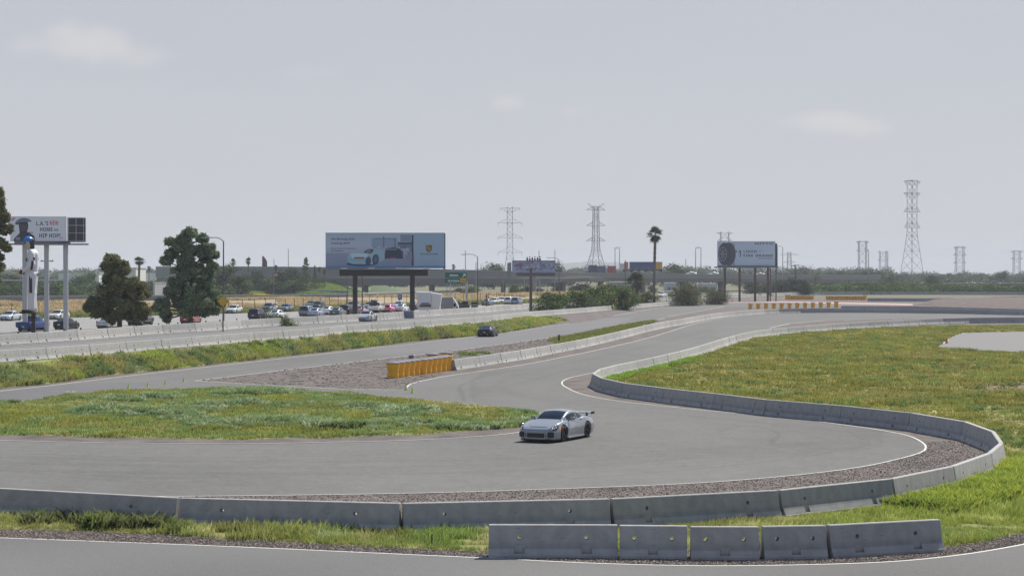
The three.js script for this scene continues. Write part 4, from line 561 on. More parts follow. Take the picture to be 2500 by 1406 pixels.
// ---------------------------------------------------------------- overpass
const bridgeM = M(.78, .8, .83, .9, 0, { map: concTex }), girdM = M(.17, .17, .175, .9);
{
  const way = [[380, 720], [700, 690], [1000, 660], [1250, 640], [1500, 690], [1800, 760], [2150, 860]], c = new THREE.CatmullRomCurve3(way.map(([x, Z]) => V((x - 1250) / F * Z, 0, -Z)), false, 'centripetal'), q = c.getSpacedPoints(60);
  const pxTop = curve1([[380, 652], [600, 652], [1080, 659], [1280, 664], [1500, 668], [2200, 672]]), pxBot = curve1([[380, 698], [860, 697], [1280, 692], [1500, 687], [1800, 688], [2200, 692]]);
  const t = thing('overpass', 'long grey concrete freeway overpass crossing behind the billboards', 'bridge');
  const rowsP = q.map(p => { const Z = -p.z, px = 1250 + F * p.x / Z; return { p, top: EYE + (HORIZON - pxTop(px)) / F * Z, bot: EYE + (HORIZON - pxBot(px)) / F * Z, px }; });
  const slab = (y0, y1, off, w) => { const a = [], n = rowsP.length; for (let i = 0; i < n; i++) { const r = rowsP[i], e = rowsP[Math.min(n - 1, i + 1)].p.clone().sub(rowsP[Math.max(0, i - 1)].p).normalize(), nx = -e.z, nz = e.x; const s = nz > 0 ? 1 : -1; const f = (o, y) => [r.p.x + nx * s * o, y, r.p.z + nz * s * o]; a.push([f(off, y0(r)), f(off, y1(r)), f(off - w, y1(r)), f(off - w, y0(r)), f(off, y0(r))]); } const g = gridGeo(a).toNonIndexed(); g.computeVertexNormals(); return g; };
  const mid = r => mix(r.bot, r.top, .45);
  part('parapet', slab(mid, r => r.top, .25, .3), bridgeM, t); part('girder', slab(r => r.bot, r => mid(r) - .05, -.3, 1.2), girdM, t); part('deck', slab(r => mix(r.bot, r.top, .3), r => mid(r) - .1, -1.6, 15), bridgeM, t);
  part('girder', slab(r => r.bot, r => mid(r) - .15, -13, 1.2), girdM, t); part('parapet', slab(mid, r => r.top - .2, -15.5, .3), bridgeM, t); part('coping', slab(r => r.top + .01, r => r.top + .22, .32, .44), M(.3, .31, .315, .9), t);
  for (let i = 13; i < 60; i += 4) for (const off of [-3, -9, -13]) { const r = rowsP[i]; if (r.px > 855 && r.px < 2100) part('column', new THREE.CylinderGeometry(.75, .75, r.bot + .6, 12), girdM, t, [r.p.x, (r.bot + .6) / 2, r.p.z + off]); }
  for (let i = 6; i < 30; i += 1) { const r = rowsP[i]; if (r.px > 1080 && r.px < 1330) part('fence_post', box(.18, 3.5, .18), M(.3, .32, .33), t, [r.p.x, r.bot - .4, r.p.z + 1.2]); }
  // traffic on it
  [[1690, 'car', white, 'small pale car on the overpass left of the tyre billboard'], [1745, 'car', white, 'white car on the overpass just left of the tyre billboard'], [1858, 'car', silver, 'silver car on the overpass seen through the tyre billboard posts']].forEach(([px, n, c2, lab], i) => { const Z = 730 + i * 30, r = rowsP.reduce((a, b) => Math.abs(b.px - px) < Math.abs(a.px - px) ? b : a); car('freeway_car', 'sedan', c2, lab, 'car', V((px - 1250) / F * (-r.p.z - 1), mid(r) + .9, r.p.z - 5), [-.95, .3]); });
  const tz = 720, ty = 8.2; const tx = px => (px - 1250) / F * tz, cm = (a, b, m, p) => part('container', [rbox(tx(b) - tx(a), 2.6, 2.5, .05, (tx(a) + tx(b)) / 2, ty + 1.3, -tz - 6)], m, p);
  const tr = thing('container_truck', 'truck with a blue container between two orange ones on the overpass', 'truck'); cm(1527, 1536, M(.45, .16, .06, .6), tr); cm(1540, 1598, M(.03, .055, .16, .6), tr); cm(1600, 1620, M(.50, .27, .04, .6), tr);
  part('chassis', box(tx(1620) - tx(1524), .5, 2.2, (tx(1524) + tx(1620)) / 2, ty - .3, -tz - 6), blackM, tr); part('cab', rbox(1.8, 2.4, 2.3, .3, tx(1521), ty + .9, -tz - 6), M(.55, .55, .55, .5), tr); for (let i = 0; i < 6; i++) part('wheel', new THREE.CylinderGeometry(.5, .5, .4, 14).rotateX(Math.PI / 2), tyreM, tr, [tx(1526 + i * 18), ty - .5, -tz - 4.8]);
  [[1447, 656, .9, [.05, .07, .13], 'dark blue container truck on the overpass at the foot of the pylon', 4], [1466, 658, .9, [.09, .11, .17], 'grey-blue truck on the overpass right of the pylon foot', 5], [1494, 658, 1, [.3, .07, .06], 'red-marked truck on the overpass left of the orange container', 4]].forEach(([x, y, s, c2, lab, w]) => { const p = D(x, y, 700), k = thing('box_truck', lab, 'truck', p); part('cargo_box', rbox(w * .7, 2.5, 2.4, .06, 0, 0, 0), M(...c2, .6), k); part('cab', rbox(1.5, 1.9, 2.2, .25, -w * .35 - .9, -.3, 0), M(.4, .4, .4, .5), k); for (const dx of [-w * .35 - .8, -w * .2, w * .25]) part('wheel', new THREE.CylinderGeometry(.45, .45, 2.3, 12).rotateX(Math.PI / 2), tyreM, k, [dx, -1.35, 0]); });
}
{ // low buildings far left and under the bridge
  const bld = (px0, px1, top, Z, d, col, label) => { const a = D(px0, top, Z), b = D(px1, top, Z), t = thing('warehouse', label, 'building', V((a.x + b.x) / 2, 0, -Z - d / 2)), w = b.x - a.x, h = a.y; part('wall', box(w, h, d, 0, h / 2, 0), M(...col, .8), t); part('roof', box(w + .6, .3, d + .6, 0, h + .155, 0), M(.5, .5, .5, .8), t); const n = Math.max(2, Math.round(w / 7)); for (let i = 0; i < n; i++) part('door', box(w / n * .55, h * .45, .12, (i + .5) / n * w - w / 2, h * .24, d / 2 + .07), M(.13, .15, .18, .5), t); };
  bld(140, 240, 668, 950, 30, [.6, .6, .6], 'long white warehouse far left behind the bushes'); bld(355, 402, 668, 930, 30, [.58, .56, .57], 'white and pink low building between the two pines'); bld(296, 330, 655, 900, 25, [.55, .54, .52], 'pale low building right of the left pine top');
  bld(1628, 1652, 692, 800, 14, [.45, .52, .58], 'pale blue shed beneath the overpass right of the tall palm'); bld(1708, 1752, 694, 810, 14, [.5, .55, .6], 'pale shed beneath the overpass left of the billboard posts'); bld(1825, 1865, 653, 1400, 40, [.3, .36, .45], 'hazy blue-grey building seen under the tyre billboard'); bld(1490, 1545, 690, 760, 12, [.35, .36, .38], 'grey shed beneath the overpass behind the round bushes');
}
// ---------------------------------------------------------------- trees
const leafM = new THREE.MeshPhysicalMaterial({ color: 0xffffff, vertexColors: true, roughness: 1, side: THREE.DoubleSide, transmission: .2, thickness: 0, specularIntensity: .1 });
const barkM = M(.09, .07, .055, .95), greyBark = M(.16, .14, .12, .95);
function leaves(clumps, per, size, cols, droop = 0, long = 1) { // many small leaf faces through clump volumes
  const pos = [], col = [];
  for (const [x, y, z, rx, ry, rz, ci = 0, den = 1] of clumps) for (let i = 0, n = per * den; i < n; i++) {
    const u = rr(-1, 1), t = rr(0, 6.283), r = Math.cbrt(rr(.12, 1)) * (1 + .55 * rnd() ** 4), s = Math.sqrt(1 - u * u), dx = s * Math.cos(t), dy = u, dz = s * Math.sin(t), c = V(x + dx * rx * r, y + dy * ry * r, z + dz * rz * r);
    const nn = V(dx + rr(-.75, .75), dy + .25 + rr(-.75, .75) - droop, dz + rr(-.75, .75)).normalize(), o = V(rr(-1, 1), rr(-1, 1), rr(-1, 1)).cross(nn).normalize(), a = o.clone().cross(nn).normalize(), l = size * rr(.6, 1.4) * long, w = size * rr(.3, .6) / Math.sqrt(long), k = cols[ci], b = rr(.5, 1.5);
    const p = [c.clone().addScaledVector(a, -w), c.clone().addScaledVector(a, w), c.clone().addScaledVector(o, l).addScaledVector(a, w * .5), c.clone().addScaledVector(o, l).addScaledVector(a, -w * .5)];
    for (const j of [0, 1, 2, 0, 2, 3]) { pos.push(p[j].x, p[j].y, p[j].z); const f = b * (j > 1 ? 1.15 : .85); col.push(k[0] * f, k[1] * f, k[2] * f); }
  }
  const g = new THREE.BufferGeometry(); g.setAttribute('position', new THREE.Float32BufferAttribute(pos, 3)); g.setAttribute('color', new THREE.Float32BufferAttribute(col, 3)); g.computeVertexNormals(); return g;
}
// the pines: clump centres in pixels of the photograph give the real positions round the trunk
function pine(name, label, Z, base, gY, top, clumps, cols, per, size) {
  const s = F / Z, o = D(base, HORIZON, Z), k = thing(name, label, 'tree', V(o.x, gY, -Z)), X = px => (px - base) / s, Y = py => EYE + (HORIZON - py) / s - gY, list = [], limbs = [];
  for (const [x, y, r0, ci = 0, ry = .75] of clumps) for (let j = 0; j < 2; j++) {
    const r = r0 * (j ? .5 : .78), R = r / s, z = (j ? -1 : 1) * rr(.15, .9) * Math.min(2.2, R * 1.6 + .4), c = V(X(x) + rr(-.15, .15), Y(y) + rr(-.15, .15), z); limbs.push([c, R]);
    for (let q = 0; q < 8; q++) { const a = rr(0, 6.283), b = rr(-.7, 1); list.push([c.x + Math.cos(a) * R * .66, c.y + b * R * ry * .7, c.z + Math.sin(a) * R * .66, R * .38, R * .3, R * .38, rnd() > .6 ? 1 : ci]); }
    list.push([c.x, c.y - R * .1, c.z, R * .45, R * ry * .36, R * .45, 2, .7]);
  }
  part('crown', leaves(list, per, size, cols, .0, 1.7), leafM, k);
  const h = Y(top), tr = [bar(V(0, -.3, 0), V(.05, h * .45, 0), .30, 9, .2), bar(V(.05, h * .45, 0), V(0, h * .93, 0), .2, 7, .05)]; for (const [c] of limbs) { const y = Math.max(2.3, c.y - Math.hypot(c.x, c.z) * .45); tr.push(bar(V(.03, Math.min(y, h * .9), 0), c, .08, 5, .03)); } part('trunk', tr, barkM, k); return k;
}
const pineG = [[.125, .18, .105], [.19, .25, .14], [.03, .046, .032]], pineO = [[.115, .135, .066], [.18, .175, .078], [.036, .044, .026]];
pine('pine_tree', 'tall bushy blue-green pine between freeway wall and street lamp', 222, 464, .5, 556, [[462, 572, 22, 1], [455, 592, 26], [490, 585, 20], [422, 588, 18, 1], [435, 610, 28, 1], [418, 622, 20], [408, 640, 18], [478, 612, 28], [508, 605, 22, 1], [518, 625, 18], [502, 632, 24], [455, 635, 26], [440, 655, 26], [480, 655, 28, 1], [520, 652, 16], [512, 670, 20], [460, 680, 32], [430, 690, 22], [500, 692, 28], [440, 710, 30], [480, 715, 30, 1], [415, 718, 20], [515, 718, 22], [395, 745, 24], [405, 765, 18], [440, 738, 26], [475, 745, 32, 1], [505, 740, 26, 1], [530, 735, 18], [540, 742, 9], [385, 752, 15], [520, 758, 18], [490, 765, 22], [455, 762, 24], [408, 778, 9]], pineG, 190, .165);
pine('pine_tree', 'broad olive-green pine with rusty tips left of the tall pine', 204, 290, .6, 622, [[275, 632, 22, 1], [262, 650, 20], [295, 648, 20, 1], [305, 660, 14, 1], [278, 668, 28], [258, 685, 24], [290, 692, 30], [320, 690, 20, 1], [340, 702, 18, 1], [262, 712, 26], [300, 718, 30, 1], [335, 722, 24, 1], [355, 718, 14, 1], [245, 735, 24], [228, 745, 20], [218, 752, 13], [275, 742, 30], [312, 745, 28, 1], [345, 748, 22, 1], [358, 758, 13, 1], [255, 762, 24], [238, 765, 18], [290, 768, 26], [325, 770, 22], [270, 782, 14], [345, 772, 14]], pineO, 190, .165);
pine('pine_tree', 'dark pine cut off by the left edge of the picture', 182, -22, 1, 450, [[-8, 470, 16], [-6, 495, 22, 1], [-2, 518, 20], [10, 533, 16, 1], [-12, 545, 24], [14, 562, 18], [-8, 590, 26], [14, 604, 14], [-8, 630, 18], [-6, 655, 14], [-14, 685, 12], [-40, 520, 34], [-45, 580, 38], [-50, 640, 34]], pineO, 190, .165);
// prototypes for trees farther off
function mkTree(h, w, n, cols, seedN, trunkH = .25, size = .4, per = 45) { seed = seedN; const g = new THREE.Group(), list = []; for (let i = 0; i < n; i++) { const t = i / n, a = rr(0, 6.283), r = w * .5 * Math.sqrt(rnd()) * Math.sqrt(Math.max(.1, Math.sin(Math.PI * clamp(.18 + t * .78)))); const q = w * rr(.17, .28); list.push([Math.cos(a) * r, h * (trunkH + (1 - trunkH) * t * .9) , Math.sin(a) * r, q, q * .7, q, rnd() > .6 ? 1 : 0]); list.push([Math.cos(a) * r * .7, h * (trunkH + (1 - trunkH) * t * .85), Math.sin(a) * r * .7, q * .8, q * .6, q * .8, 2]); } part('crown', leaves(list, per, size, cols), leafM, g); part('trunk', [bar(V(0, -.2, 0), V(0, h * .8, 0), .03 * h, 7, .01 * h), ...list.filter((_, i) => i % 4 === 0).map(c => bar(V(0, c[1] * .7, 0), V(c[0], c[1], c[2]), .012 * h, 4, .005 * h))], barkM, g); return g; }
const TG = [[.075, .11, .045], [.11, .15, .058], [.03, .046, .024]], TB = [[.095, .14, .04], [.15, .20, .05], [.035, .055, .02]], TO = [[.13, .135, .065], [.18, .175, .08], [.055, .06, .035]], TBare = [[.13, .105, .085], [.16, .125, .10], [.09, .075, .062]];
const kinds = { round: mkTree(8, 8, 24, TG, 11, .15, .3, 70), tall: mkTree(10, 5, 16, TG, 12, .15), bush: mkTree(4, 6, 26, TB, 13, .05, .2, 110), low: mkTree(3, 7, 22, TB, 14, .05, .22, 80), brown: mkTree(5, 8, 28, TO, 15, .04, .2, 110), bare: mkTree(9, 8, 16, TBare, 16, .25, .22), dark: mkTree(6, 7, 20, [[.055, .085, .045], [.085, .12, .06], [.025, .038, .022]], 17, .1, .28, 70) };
{ // sparse silhouette conifer
  seed = 18; const g = new THREE.Group(), l = []; for (let i = 0; i < 26; i++) { const t = i / 26, a = i * 2.4, r = (1 - t) * 2.6 + .3; l.push([Math.cos(a) * r * .7, 2 + t * 13, Math.sin(a) * r * .7, r * .6, .35, r * .6, i % 2]); } part('crown', leaves(l, 30, .5, TG, .2), leafM, g); part('trunk', bar(V(0, 0, 0), V(0, 15.2, 0), .25, 7, .05), barkM, g); kinds.spire = g;
}
seed = 777;
function palmProto(h, fr, len, skirt, thick, bend = 0, dense = 1) {
  const g = new THREE.Group(), top = V(bend, h, 0), pts = [V(0, -.2, 0), V(bend * .1, h * .35, 0), V(bend * .6, h * .7, 0), top];
  part('trunk', [tube(pts, thick, 20, 8), ...Array.from({ length: 14 }, (_, i) => { const c = new THREE.CatmullRomCurve3(pts).getPoint(i / 14); return new THREE.CylinderGeometry(thick * rr(1.05, 1.25), thick * 1.02, h / 40, 8).translate(c.x, c.y, c.z); })], greyBark, g);
  const fan = (n, elLo, elHi, cols, L0, name) => { const pos = [], col = []; for (let i = 0; i < n; i++) { const az = rr(0, 6.283), el = rr(elLo, elHi), l = L0 * rr(.8, 1.15), dir = V(Math.cos(az) * Math.cos(el), Math.sin(el), Math.sin(az) * Math.cos(el)), side = V(-Math.sin(az), 0, Math.cos(az)), hub = top.clone().addScaledVector(dir, l * .35), up = side.clone().cross(dir), k = cols[rnd() * cols.length | 0]; const stem = [top, hub]; const push = (a, b, c, f) => { for (const p of [a, b, c]) { pos.push(p.x, p.y, p.z); col.push(k[0] * f, k[1] * f, k[2] * f); } }; push(top.clone().addScaledVector(side, .05), top.clone().addScaledVector(side, -.05), hub, .8); for (let j = -7; j <= 7; j++) { const a = j / 7 * 1.35, d = dir.clone().multiplyScalar(Math.cos(a)).addScaledVector(side, Math.sin(a)), q = l * .65 * (1 - .25 * Math.abs(j / 7)), tip = hub.clone().addScaledVector(d, q).add(V(0, -q * rr(.12, .35), 0)), w = d.clone().cross(up).normalize().multiplyScalar(l * .035), m = hub.clone().addScaledVector(d, q * .5), f = rr(.7, 1.3); push(hub, m.clone().add(w), m.clone().sub(w), f); push(m.clone().add(w), tip, m.clone().sub(w), f); } } const q = new THREE.BufferGeometry(); q.setAttribute('position', new THREE.Float32BufferAttribute(pos, 3)); q.setAttribute('color', new THREE.Float32BufferAttribute(col, 3)); q.computeVertexNormals(); part(name, q, leafM, g); };
  fan(fr, -.25, 1.45, [[.06, .085, .035], [.09, .12, .05], [.045, .06, .03]], len, 'fronds');
  if (skirt) fan(skirt, -1.5, -.5, [[.14, .11, .07], [.10, .08, .055]], len * .85, 'dead_fronds'); return g;
}
kinds.palm = palmProto(15, 34, 2.2, 16, .3, .3); kinds.shortpalm = palmProto(3.6, 46, 1.9, 26, .5, 0);
const usedKind = {};
function plant(kind, px, py0, h, Z, label, name, group, wide = 1, cat = 'tree') { // py0: where its foot would show
  const src = kinds[kind], g = usedKind[kind] ? src.clone() : src; usedKind[kind] = 1; const H0 = { round: 8, tall: 10, bush: 4, low: 3, brown: 5, bare: 9, dark: 6, spire: 15.2, palm: 16.5, shortpalm: 5.2 }[kind], s = h / H0;
  g.name = numbered(name); scene.add(g); const p = D(px, HORIZON, Z); g.position.set(p.x, 0, -Z); g.scale.set(s * wide, s, s * wide); g.rotation.y = rr(0, 6.283); return tag(g, label, cat, group);
}
const hAt = (py, Z) => EYE + (HORIZON - py) / F * Z;             // height that shows at picture row py
const put = (kind, px, pyTop, Z, label, wide = 1, name = 'tree', group, cat) => plant(kind, px, 0, hAt(pyTop, Z), Z, label, name, group, wide, cat);
// palms
put('palm', 1597, 556, 430, 'tall thin palm with a ragged crown left of the tyre billboard', 1, 'palm_tree', null, 'palm');
put('shortpalm', 1553, 663, 440, 'short thick palm right of the round green bushes', 1, 'palm_tree', null, 'palm');
put('palm', 337, 628, 560, 'full-crowned palm between the two pines', 1.5, 'palm_tree', null, 'palm'); put('palm', 606, 629, 640, 'thin palm on the embankment, right of two', .8, 'palm_tree', null, 'palm'); put('palm', 568, 632, 700, 'flat-topped palm behind the round tree by the lamp', .8, 'palm_tree', null, 'palm'); put('palm', 362, 650, 760, 'small distant palm right of the full-crowned palm', .9, 'palm_tree', null, 'palm'); put('palm', 1107, 646, 900, 'small distant palm above the overpass left of the weigh station sign', .9, 'palm_tree', null, 'palm'); put('palm', 672, 648, 660, 'small palm in front of the overpass wall above the flag', .7, 'palm_tree', null, 'palm');
// behind the freeway, left
[['round', 20, 668, 620, 'grey-green tree behind the statue on the far left'], ['round', 95, 674, 640, 'broad green tree behind the statue'], ['bush', 60, 700, 560, 'dark bush on the green field behind the statue'], ['round', 150, 680, 600, 'dark green tree behind the hip hop billboard posts'], ['round', 190, 672, 640, 'tall green tree right of the hip hop billboard posts'], ['round', 222, 663, 700, 'pale green tree left of the left pine'], ['bush', 110, 704, 540, 'grey-brown bush right of the statue legs'], ['low', 170, 712, 520, 'low green hedge plant left of the left pine'], ['low', 225, 714, 520, 'low bright bush beside the left pine'], ['round', 395, 676, 760, 'dark tree between the pines'], ['round', 345, 690, 600, 'green thicket between the pines']].forEach(([k, x, y, Z, l]) => put(k, x, y, Z, l, k === 'round' ? 1.3 : 1.4));
put('round', 563, 643, 560, 'big grey-green round tree right of the street lamp', 1.05); put('round', 592, 668, 555, 'smaller yellowish tree beside the round tree by the lamp', 1.1); put('bush', 556, 708, 540, 'dark bush at the foot of the street lamp', 1.1);
put('dark', 625, 659, 655, 'dark tree in front of the overpass wall right of the thin palm', .95); put('dark', 683, 662, 655, 'dark tree right of the flag', .9); put('dark', 707, 655, 655, 'dark tree group middle of the overpass wall', 1.0); put('dark', 726, 664, 660, 'small dark tree right of the middle group', .9); put('spire', 746, 627, 650, 'sparse pointed conifer in front of the overpass wall', 1); put('spire', 768, 647, 655, 'small thin conifer right of the pointed conifer', .7); put('palm', 780, 652, 655, 'thin small palm right of the small conifer', .6, 'palm_tree', null, 'palm'); put('palm', 792, 659, 655, 'low palm at the left end of the race car billboard', .8, 'palm_tree', null, 'palm'); put('bush', 655, 680, 655, 'bush at the foot of the flag', 1.5); put('bush', 715, 684, 650, 'yellowish bush below the middle tree group', 1.4);
put('round', 1205, 641, 850, 'dark tree above the overpass left of the first pylon', 1.3); put('dark', 1362, 640, 800, 'dark tree behind the right end of the small billboard', .6); put('round', 1640, 643, 900, 'round dark tree above the overpass right of the containers', 1.6);
// bushes right behind the freeway wall
put('bush', 1345, 714, 330, 'round green bush right of the red triangle sign', 1.05, 'bush', null, 'bush'); put('bush', 1410, 711, 365, 'dense green bush, left part of the row before the short palm', 1.25, 'bush', null, 'bush'); put('bush', 1452, 702, 372, 'middle green bush of the row before the short palm', 1.1, 'bush', null, 'bush'); put('bush', 1497, 694, 385, 'largest bright green bush left of the short palm', 1.15, 'bush', null, 'bush'); put('bush', 1520, 704, 378, 'yellow-green bush at the right end of the row before the short palm', .9, 'bush', null, 'bush'); put('brown', 1684, 692, 440, 'large brownish bush right of the tall palm', .85, 'bush', null, 'bush'); put('brown', 1668, 700, 435, 'small brown-green bush beside the large brownish one', 1, 'bush', null, 'bush'); put('brown', 1752, 706, 450, 'small olive bush at the left billboard post', 1.2, 'bush', null, 'bush'); put('bush', 1575, 714, 430, 'low bush between the two palms', 1.3, 'bush', null, 'bush'); put('bush', 680, 769, 228, 'dark weedy bush on the freeway wall right of the dark SUV', 1.1, 'bush', null, 'bush');
// under the bridge
[[1150, 700], [1120, 702], [1275, 704], [1292, 700], [1316, 703], [1360, 700], [1420, 694], [1400, 698], [1590, 698], [1720, 700]].forEach(([x, y], i) => put(i % 3 ? 'dark' : 'bush', x, y, 620 + i * 12, `dark green tree beneath the overpass, ${ord(i + 1)} of the far thicket`, 1.5, 'tree', null, 'tree'));
put('bush', 1255, 696, 560, 'yellow-green young tree under the small billboard', .7);
// right: band behind the last wall
[['dark', 1835, 690, 600], ['dark', 1868, 694, 610], ['dark', 1905, 684, 640], ['dark', 1935, 678, 640], ['dark', 1962, 682, 640], ['bare', 1965, 645, 900], ['bare', 1948, 652, 920], ['bare', 1992, 668, 800], ['low', 2010, 700, 660], ['low', 2040, 698, 670], ['low', 2075, 692, 680], ['low', 2108, 690, 680], ['low', 2135, 694, 680], ['low', 2165, 690, 690], ['low', 2195, 692, 690], ['low', 2225, 694, 690], ['low', 2255, 694, 690], ['low', 2285, 695, 690], ['low', 2315, 696, 690], ['low', 2345, 697, 690], ['low', 2375, 697, 690], ['low', 2405, 698, 690], ['low', 2435, 700, 690], ['low', 2465, 701, 690], ['low', 2495, 700, 690], ['dark', 2175, 676, 790], ['dark', 2275, 672, 800], ['dark', 2208, 664, 1150], ['round', 2300, 668, 1250], ['round', 2320, 666, 1250], ['dark', 2345, 668, 1250], ['bare', 2397, 664, 1100], ['dark', 2420, 676, 1100], ['dark', 2440, 670, 1100], ['round', 2458, 660, 1050], ['round', 2250, 668, 1200], ['round', 2148, 660, 1000], ['round', 2120, 658, 1000], ['round', 2095, 661, 1000], ['round', 2050, 660, 1000], ['round', 2025, 663, 1000], ['round', 2075, 666, 980], ['round', 1900, 664, 980], ['round', 1878, 668, 960]].forEach(([k, x, y, Z], i, all) => {
  const w = { dark: 'dark', bare: 'bare brown', low: 'bright green low', round: 'hazy green' }[k], same = all.filter(q => q[0] === k).sort((a, b) => a[1] - b[1]), n = same.findIndex(q => q[1] === x) + 1;
  put(k, x, y, Z, `${w} ${k === 'low' ? 'bush' : 'tree'} beyond the farthest wall at right, ${ord(n)} such from the left`, k === 'low' ? 1.35 : 1.25, k === 'low' ? 'bush' : 'tree', null, k === 'low' ? 'bush' : 'tree');
});
{ // far wood and hedges that read as one mass
  seed = 4242; const geo = leaves([[0, 0, 0, 1, .8, 1, 0]], 46, .34, [[.5, .5, .5]]), m4 = new THREE.Matrix4(), c = new THREE.Color();
  const mass = (label, n, fn) => { const im = new THREE.InstancedMesh(geo, leafM, n); for (let i = 0; i < n; i++) { const [p, s, k] = fn(); m4.compose(p, new THREE.Quaternion().setFromAxisAngle(V(0, 1, 0), rr(0, 6)), V(s * rr(1, 1.6), s * rr(.7, 1.1), s * rr(1, 1.6))); im.setMatrixAt(i, m4); const b = rr(.75, 1.25); im.setColorAt(i, c.setRGB(k[0] * b * 2, k[1] * b * 2, k[2] * b * 2)); } im.name = numbered('distant_trees'); shade(im); scene.add(im); tag(im, label, 'trees', null, 'stuff'); };
  mass('hazy wooded band along the horizon behind the overpass', 2600, () => { const Z = rr(950, 1900), px = rr(-150, 2650), x = (px - 1250) / F * Z, h = (4.5 + 3.5 * fbm(px * .012, 2, 1, 3) + (px > 1380 && px < 2180 ? 3 : 0) + (px < 460 ? 2.2 : 0)) * Z / 1200; return [V(x, rr(.5, 1) * h - 1.2, -Z), 3.0, [.06, .09, .05]]; });
  mass('dark green brush at the foot of the tree belt left of the pines', 700, () => { const px = rr(-100, 560), Z = rr(520, 640); return [V((px - 1250) / F * Z, rr(0, 3.2 + 1.2 * fbm(px * .02, 1, 3, 2)), -Z), 1.7, rnd() > .5 ? [.055, .09, .035] : [.07, .10, .04]]; });
  mass('green shrubs and reeds filling the strip behind the farthest wall', 900, () => { const px = rr(1890, 2600), Z = rr(650, 720), x = (px - 1250) / F * Z; return [V(x, rr(0, 2.1 + .9 * fbm(px * .02, 5, 3, 2)), -Z), 1.3, rnd() > .55 ? [.085, .14, .035] : [.06, .095, .035]]; });
}
struct('hills', loft(raw([[1290, 669], [1480, 669], [1660, 669]]).map(p => V((p.x / -p.z) * 5200, -2, -5200)), raw([[1290, 669], [1480, 669], [1660, 669]]).map(p => V((p.x / -p.z) * 5800, -2, -5800)), 60, 8, (p, u, v) => { p.y = -2 + 36 * Math.sin(Math.PI * v) * sst(0, .18, u) * sst(1, .6, u) * (1 + .3 * fbm(u * 6, v * 2, 2, 3)); }), M(.1, .12, .1, 1));
struct('embankment', loft(raw([[2120, 697], [2300, 697], [2640, 697]]), raw([[2120, 693], [2300, 693], [2640, 693]]), 30, 4, (p, u, v) => { p.y = 1.4 * sst(0, .3, u) * sst(0, .5, v); }), M(.3, .26, .22, 1));
car('pickup_truck', 'pickup', [.1, .11, .13], 'small dark pickup truck on the far road at the right edge', 'pickup truck', D(2428, 691.5, 850).setY(1.5), [1, .2]);
{ const t = thing('guard_rail', 'dark guard rail along the far road at right', 'guard rail'); const a = D(2290, 688, 880), b = D(2520, 691, 880); a.y = b.y = 2.1; part('rail', bar(a, b, .35, 4), M(.05, .045, .05), t); for (let i = 0; i <= 16; i++) part('post', box(.2, 1.6, .2), M(.07, .06, .06), t, a.clone().lerp(b, i / 16).add(V(0, -.6, 0)).toArray()); }
